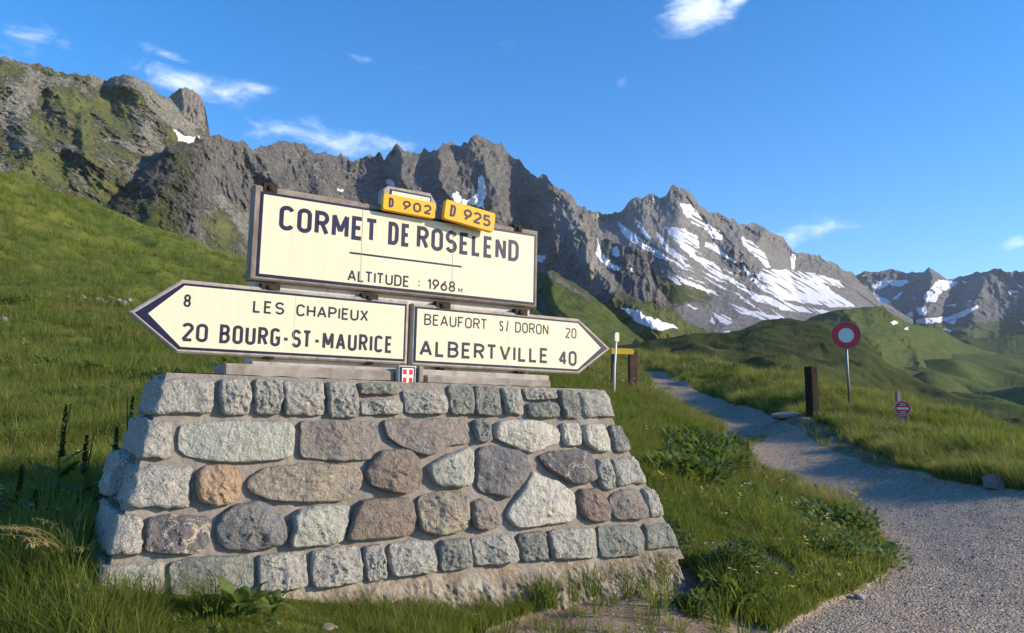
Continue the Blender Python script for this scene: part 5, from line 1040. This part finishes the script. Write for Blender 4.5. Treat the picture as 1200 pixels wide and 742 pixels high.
xs, ys, zs, ps, ds, rr_, aa_ = cands(5000, 2.6, 5.2, -.9, -.42); emit('grass', T2, xs, ys, zs, ~in_monument(xs, ys, .03), rr_, 1.5)
# extra density where the meadow is nearest
xs, ys, zs, ps, ds, rr_, aa_ = cands(42000, 2.6, 16, -.80, .35); emit('grass', T1, xs, ys, zs, (ps < .5) & (ds < .5) & ~in_monument(xs, ys), rr_, .8)
xs, ys, zs, ps, ds, rr_, aa_ = cands(36000, 9, 42, .12, .72); emit('grass', T2, xs, ys, zs, (ps < .5) & (ds < .5) & (rr_ < crest_r(aa_) * 1.1), rr_, .50)
DT = tuft('dry_grass_tuft', 5, 12, .30, .07, .006, .5, 'drygrass', 2, (0, .4))
xs, ys, zs, ps, ds, rr_, aa_ = cands(34000, 9, 60, .08, .72); dn = perlin(P3(xs * .3, ys * .3) + 40) + .6 * np.clip(rr_ / crest_r(aa_) - .55, 0, .5)
emit('dry_grass', DT, xs, ys, zs, (ps < .5) & (ds < .5) & (dn > -.02) & (rr_ < crest_r(aa_) * 1.05), rr_, .50)
xs, ys, zs, ps, ds, rr_, aa_ = cands(9000, 4, 40, -.8, .1); dn = perlin(P3(xs * .5, ys * .5) + 60); emit('dry_grass', DT, xs, ys, zs, (ps < .5) & (ds < .5) & (dn > .22) & ~in_monument(xs, ys, .1), rr_, .55)
LW = leafy('leafy_weed', 7, 22, .10, .075, .045, .09); LW2 = leafy('clover_patch', 8, 40, .12, .028, .024, .05)
xs, ys, zs, ps, ds, rr_, aa_ = cands(16000, 3, 45, -.8, .7); dn = perlin(P3(xs * .7, ys * .7) + 20); ok = (ps < .5) & (ds < .5) & ~in_monument(xs, ys) & (rr_ < crest_r(aa_)); q = ok & (dn > .22)
emit('leafy_weeds', LW, xs, ys, zs, q, rr_, .8); q = ok & (dn < -.1) & (rr_ < 14); emit('clover', LW2, xs, ys, zs, q, rr_, 1.)
# a broad-leaved patch beside the path
xs, ys, zs, ps, ds, rr_, aa_ = cands(9000, 7, 13, .15, .45); qx, qy, _ = project(xs, ys, zs); pt = inpoly(qx, qy, [(775, 540), (800, 522), (850, 512), (885, 520), (872, 535), (840, 540), (850, 560), (830, 575), (790, 572), (770, 560)]); emit('leafy_weeds', LW, xs, ys, zs, pt & (rg.uniform(0, 1, len(xs)) < .5), rr_, 1.15)
FL = flowers('flower_heads', 9, 4, .09, .17, 'flower'); FW = flowers('flower_heads', 10, 3, .09, .16, 'wflower')
xs, ys, zs, ps, ds, rr_, aa_ = cands(7000, 4, 30, -.8, .5); dn = perlin(P3(xs * .6, ys * .6) + 77); ok = (ps < .5) & (ds < .5) & ~in_monument(xs, ys, .05)
emit('yellow_flowers', FL, xs, ys, zs, ok & (dn > .05) & (rg.uniform(0, 1, len(xs)) < .22), rr_, .85, spow=.2); emit('white_flowers', FW, xs, ys, zs, ok & (dn < -.05) & (rg.uniform(0, 1, len(xs)) < .10), rr_, .9, spow=.25)
# pebbles on the gravel
def pebble(name, seed, mat):
    import bmesh
    bm = bmesh.new(); bmesh.ops.create_icosphere(bm, subdivisions=1, radius=.5); rd = random.Random(seed)
    for v in bm.verts: v.co *= rd.uniform(.75, 1.2); v.co.z *= .6
    me = bpy.data.meshes.new(name); bm.to_mesh(me); bm.free(); me.materials.append(mat); return bpy.data.objects.new(name, me)
m, nt = new_mat('gravel_stones'); oi = nd(nt, 'ShaderNodeObjectInfo'); c = ramp(nt, oi.outputs['Random'], [(0, (.15, .13, .11)), (.55, (.27, .235, .20)), (.85, (.38, .34, .29)), (1, (.52, .48, .42))]); finish(nt, c, .9); M['gravel'] = m
for k in range(2):
    xs, ys, zs, ps, ds, rr_, aa_ = cands(30000, 2.5, 26, .02, .75); ok = (ps > .5) | ((ds > .5) & (rg.uniform(0, 1, len(xs)) < .25)); xs, ys, zs, rr_ = xs[ok], ys[ok], zs[ok], rr_[ok]; n = len(xs)
    scatter('gravel', pebble('pebble', k, M['gravel']), np.stack([xs, ys, zs - .001], -1), np.stack([rg.uniform(-.4, .4, n), rg.uniform(-.4, .4, n), rg.uniform(0, 6.28, n)], -1), (.008 + .022 * rg.uniform(0, 1, n) ** 4) * np.maximum(rr_ / 6, .8) ** .5)
# ------------------------------------------------------------------ single plants
def near_ground(px, Z, py=600): p = at(px, py, Z); return Vector((p.x, p.y, gz(p.x, p.y)))
def spike_plant(px, Z, h, label, seed, mat='shadedweed', group=None):
    b = near_ground(px, Z); e = empty('dock_plant', b, label, 'plant', group); rd = random.Random(seed)
    m = MB(); m.tube([(0, 0, -.02), (rd.uniform(-.02, .02), 0, h * .5), (rd.uniform(-.05, .05), 0, h)], [.007, .006, .003], 6); m.obj('stem', M[mat], e)
    V = []; F = []; S = []
    for i in range(130): t = rd.uniform(.50, 1.0); a = rd.uniform(0, 6.28); leaf(V, F, S, (0, 0, h * t), a, rd.uniform(.2, 1.2), .045 * (1.35 - t), .020, .2, .4, 2, 0)
    me = mesh_np('seed_spike', V, F, {'shade': S}); link('seed_spike', me, M[mat], e)
    for i in range(9):
        V = []; F = []; S = []; t = rd.uniform(.03, .5); leaf(V, F, S, (0, 0, h * t), i * 2.4 + rd.uniform(-.3, .3), rd.uniform(.3, .9), rd.uniform(.14, .24), rd.uniform(.05, .09), .15, .7, 6, 0, .15); link('leaf', mesh_np('leaf', V, F, {'shade': S}), M[mat], e)
    return e
spike_plant(66, 5.2, .72, 'tallest dark dock spike in the monument shadow, leftmost of the spikes', 1); spike_plant(94, 5.0, .55, 'short dark dock spike between the tallest spike and the spikes beside the monument', 2)
spike_plant(129, 4.9, .60, 'dark dock spike second from the monument in its shadow', 3); spike_plant(145, 5.3, .74, 'dark dock spike nearest to the upper left corner stone of the monument', 4)
spike_plant(20, 4.8, .42, 'low dark leafy dock at the left edge of the photo in the shadow', 5); spike_plant(40, 4.6, .30, 'lowest leafy dock in the deep shadow near the left edge', 6)
M['straw'] = leaf_mat('straw_stalk', (.22, .17, .06), (.26, .2, .08), (.3, .24, .1), .2)
def broad_plant(name, px, Z, n, L, W_, label, seed, mat='weed', h=.05, py=690, el=(.2, 1.2)):
    b = near_ground(px, Z, py); e = empty(name, b, label, 'plant'); rd = random.Random(seed)
    for i in range(n):
        V = []; F = []; S = []; a = i * 2.39996 + rd.uniform(-.2, .2); t = i / n; el_ = el[0] + (el[1] - el[0]) * t; L2 = L * rd.uniform(.75, 1.1); st = .3 * L2; bs = (st * math.cos(a) * .6, st * math.sin(a) * .6, h + st * math.sin(el_))
        m = MB(); m.tube([(0, 0, -.01), (bs[0] * .5, bs[1] * .5, bs[2] * .6), bs], [.005, .004, .004], 5); m.obj('stalk', M[mat], e)
        leaf(V, F, S, bs, a, el_, L2, W_ * rd.uniform(.8, 1.1), .12, .75, 9, rd.uniform(0, .3), .10); link('leaf', mesh_np('leaf', V, F, {'shade': S}), M[mat], e)
    return e
broad_plant('dock_plant', 282, 3.5, 11, .135, .085, 'big-leaved dock plant against the bottom course of the monument', 11, el=(.35, 1.3), h=.05)
broad_plant('young_dock_plant', 322, 3.6, 9, .08, .045, 'small light green leafy plant just right of the big-leaved dock', 12, el=(.2, 1.2))
broad_plant('butterbur_plant', 862, 9.6, 12, .26, .2, 'broad-leaved plant at the left edge of the gravel path', 13, py=525, el=(.15, .9)); broad_plant('butterbur_plant', 838, 9.2, 9, .22, .17, 'smaller broad-leaved plant left of the one at the path edge', 14, py=535, el=(.15, .9))
def tussock(name, px, Z, n, h, lean, label, seed, heads=0, py=690, r=.09, w=.006, bias=None):
    b = near_ground(px, Z, py); e = empty(name, b, label, 'grass clump'); rd = random.Random(seed); V = []; F = []; S = []
    for i in range(n):
        a = rd.uniform(0, 6.283) if bias is None or rd.random() < .4 else bias + rd.gauss(0, .5); q = r * math.sqrt(rd.random()); t = rd.uniform(0, 6.28); hh = h * rd.uniform(.5, 1.1); blade(V, F, S, q * math.cos(t), q * math.sin(t), hh, hh * rd.uniform(.2, lean), a, w * rd.uniform(.6, 1.2), 6, -.01, rd.uniform(0, .3))
    link('blades', mesh_np('blades', V, F, {'shade': S}), M['grass'], e)
    if heads:
        for i in range(heads):
            a = rd.uniform(0, 6.28) if bias is None else bias + rd.gauss(0, .8); hh = h * rd.uniform(1.1, 1.5); ln = hh * rd.uniform(.5, .95); pts = [(ln * t * t * math.cos(a), ln * t * t * math.sin(a), hh * (t - .38 * t ** 3)) for t in np.linspace(0, 1, 9)]
            m = MB(); m.tube(pts, .0016, 4); so = m.obj('stalk', M['straw'], e); V = []; F = []; S = []
            for k in range(26): t = rd.uniform(.72, 1); j = t * 8; i0 = min(int(j), 7); p0 = np.array(pts[i0]) * (1 - j + i0) + np.array(pts[i0 + 1]) * (j - i0); leaf(V, F, S, p0, rd.uniform(0, 6.28), rd.uniform(-1.1, .2), .028, .007, .1, .2, 2, .2)
            link('seed_head', mesh_np('seed_head', V, F, {'shade': S}), M['straw'], so)
    return e
tussock('grass_clump', 85, 3.6, 240, .34, 1.1, 'tall grass clump with drooping seed heads at the lower left corner of the monument', 21, 12, py=690, bias=2.9)
tussock('grass_clump', 28, 3.6, 220, .27, .9, 'bright green grass clump at the bottom left edge of the photo', 22, 4, py=700)
tussock('grass_clump', 246, 3.5, 170, .26, 1.5, 'long arching grass blades at the monument foot, left of the big dock', 23, 0, py=705, bias=3.6)
tussock('grass_clump', 768, 5.15, 260, .34, 1.2, 'dense grass clump growing up over the lower right corner stone', 24, 3, py=660)
tussock('grass_clump', 635, 4.6, 240, .25, 1.0, 'grass clump against the crumbling base, right of centre', 25, 0, py=700); tussock('grass_clump', 560, 4.35, 170, .17, 1.0, 'lower grass clump against the crumbling base near the centre', 26, 0, py=715)
tussock('grass_clump', 690, 4.85, 220, .24, 1.0, 'grass clump at the monument foot left of the corner clump', 27, 0, py=695); tussock('grass_clump', 420, 4.15, 150, .14, 1.2, 'short grass clump below the crumbling base, right of the small leafy plant', 28, 0, py=715)
tussock('grass_clump', 165, 3.42, 160, .10, 1.0, 'low grass clump directly below the bottom left corner stone', 29, 0, py=715)
for i, (px, Z, h, py, l) in enumerate([(600, 4.5, .17, 712, 'thin grass clump at the crumbling base between two taller clumps'), (665, 4.75, .20, 702, 'scruffy grass clump at the base below the mauve stones'), (725, 4.98, .27, 692, 'tall grass clump at the base under the right-hand bottom stones'), (745, 5.05, .22, 690, 'leaning grass clump beside the lower right corner of the base'), (480, 4.2, .12, 722, 'short grass clump at the base below the centre of the wall')]):
    tussock('grass_clump', px, Z, 150, h, 1.1, l, 60 + i, 1, py=py)
def bush(px, Z, R, H, n, label, seed, py, mat='weed'):
    b = near_ground(px, Z, py); e = empty('small_bush', b, label, 'bush'); rd = random.Random(seed)
    for i in range(7): m = MB(); a = i * .9; m.tube([(0, 0, -.02), (R * .4 * math.cos(a), R * .4 * math.sin(a), H * .5), (R * .8 * math.cos(a + .2), R * .8 * math.sin(a + .2), H * .85)], [.005, .004, .002], 5); m.obj('twig', M['post_wood'], e)
    V = []; F = []; S = []
    for i in range(n):
        a = rd.uniform(0, 6.28); t = rd.random() ** .5; zz = rd.random() ** .7; k = R * (1 + .3 * math.sin(a * 3 + seed)) * t * math.sqrt(max(0, 1 - zz * zz * .8)); leaf(V, F, S, (k * math.cos(a), k * math.sin(a), H * zz * (1 + .25 * math.sin(a * 2))), rd.uniform(0, 6.28), rd.uniform(-.2, 1), rd.uniform(.025, .05), rd.uniform(.015, .028), .15, .4, 2, rd.uniform(0, .3))
    o = link('foliage', mesh_np('foliage', V, F, {'shade': S}), M[mat], e); return e
bush(868, 5.35, .26, .24, 1500, 'low leafy green bush at the right end of the dirt hollow', 31, 680); bush(818, 4.75, .16, .10, 700, 'small ground-hugging green clump in the dirt hollow', 32, 722, 'weed'); bush(780, 5.6, .20, .22, 900, 'dark leafy clump just right of the lower right corner stone', 33, 655, 'shadedweed')
# ------------------------------------------------------------------ air
m, nt = new_mat('thin_mountain_air'); pv = nd(nt, 'ShaderNodeVolumePrincipled', {'Color': (.70, .82, 1, 1), 'Density': 4.6e-5, 'Anisotropy': .1}); nd(nt, 'ShaderNodeOutputMaterial', {'Volume': pv.outputs[0]}); m.node_tree.nodes
mb = MB(); mb.box((-9000, -1200, -420), (9000, 9000, 1500)); hz_ = mb.obj('haze', m); tag(hz_, kind='stuff')
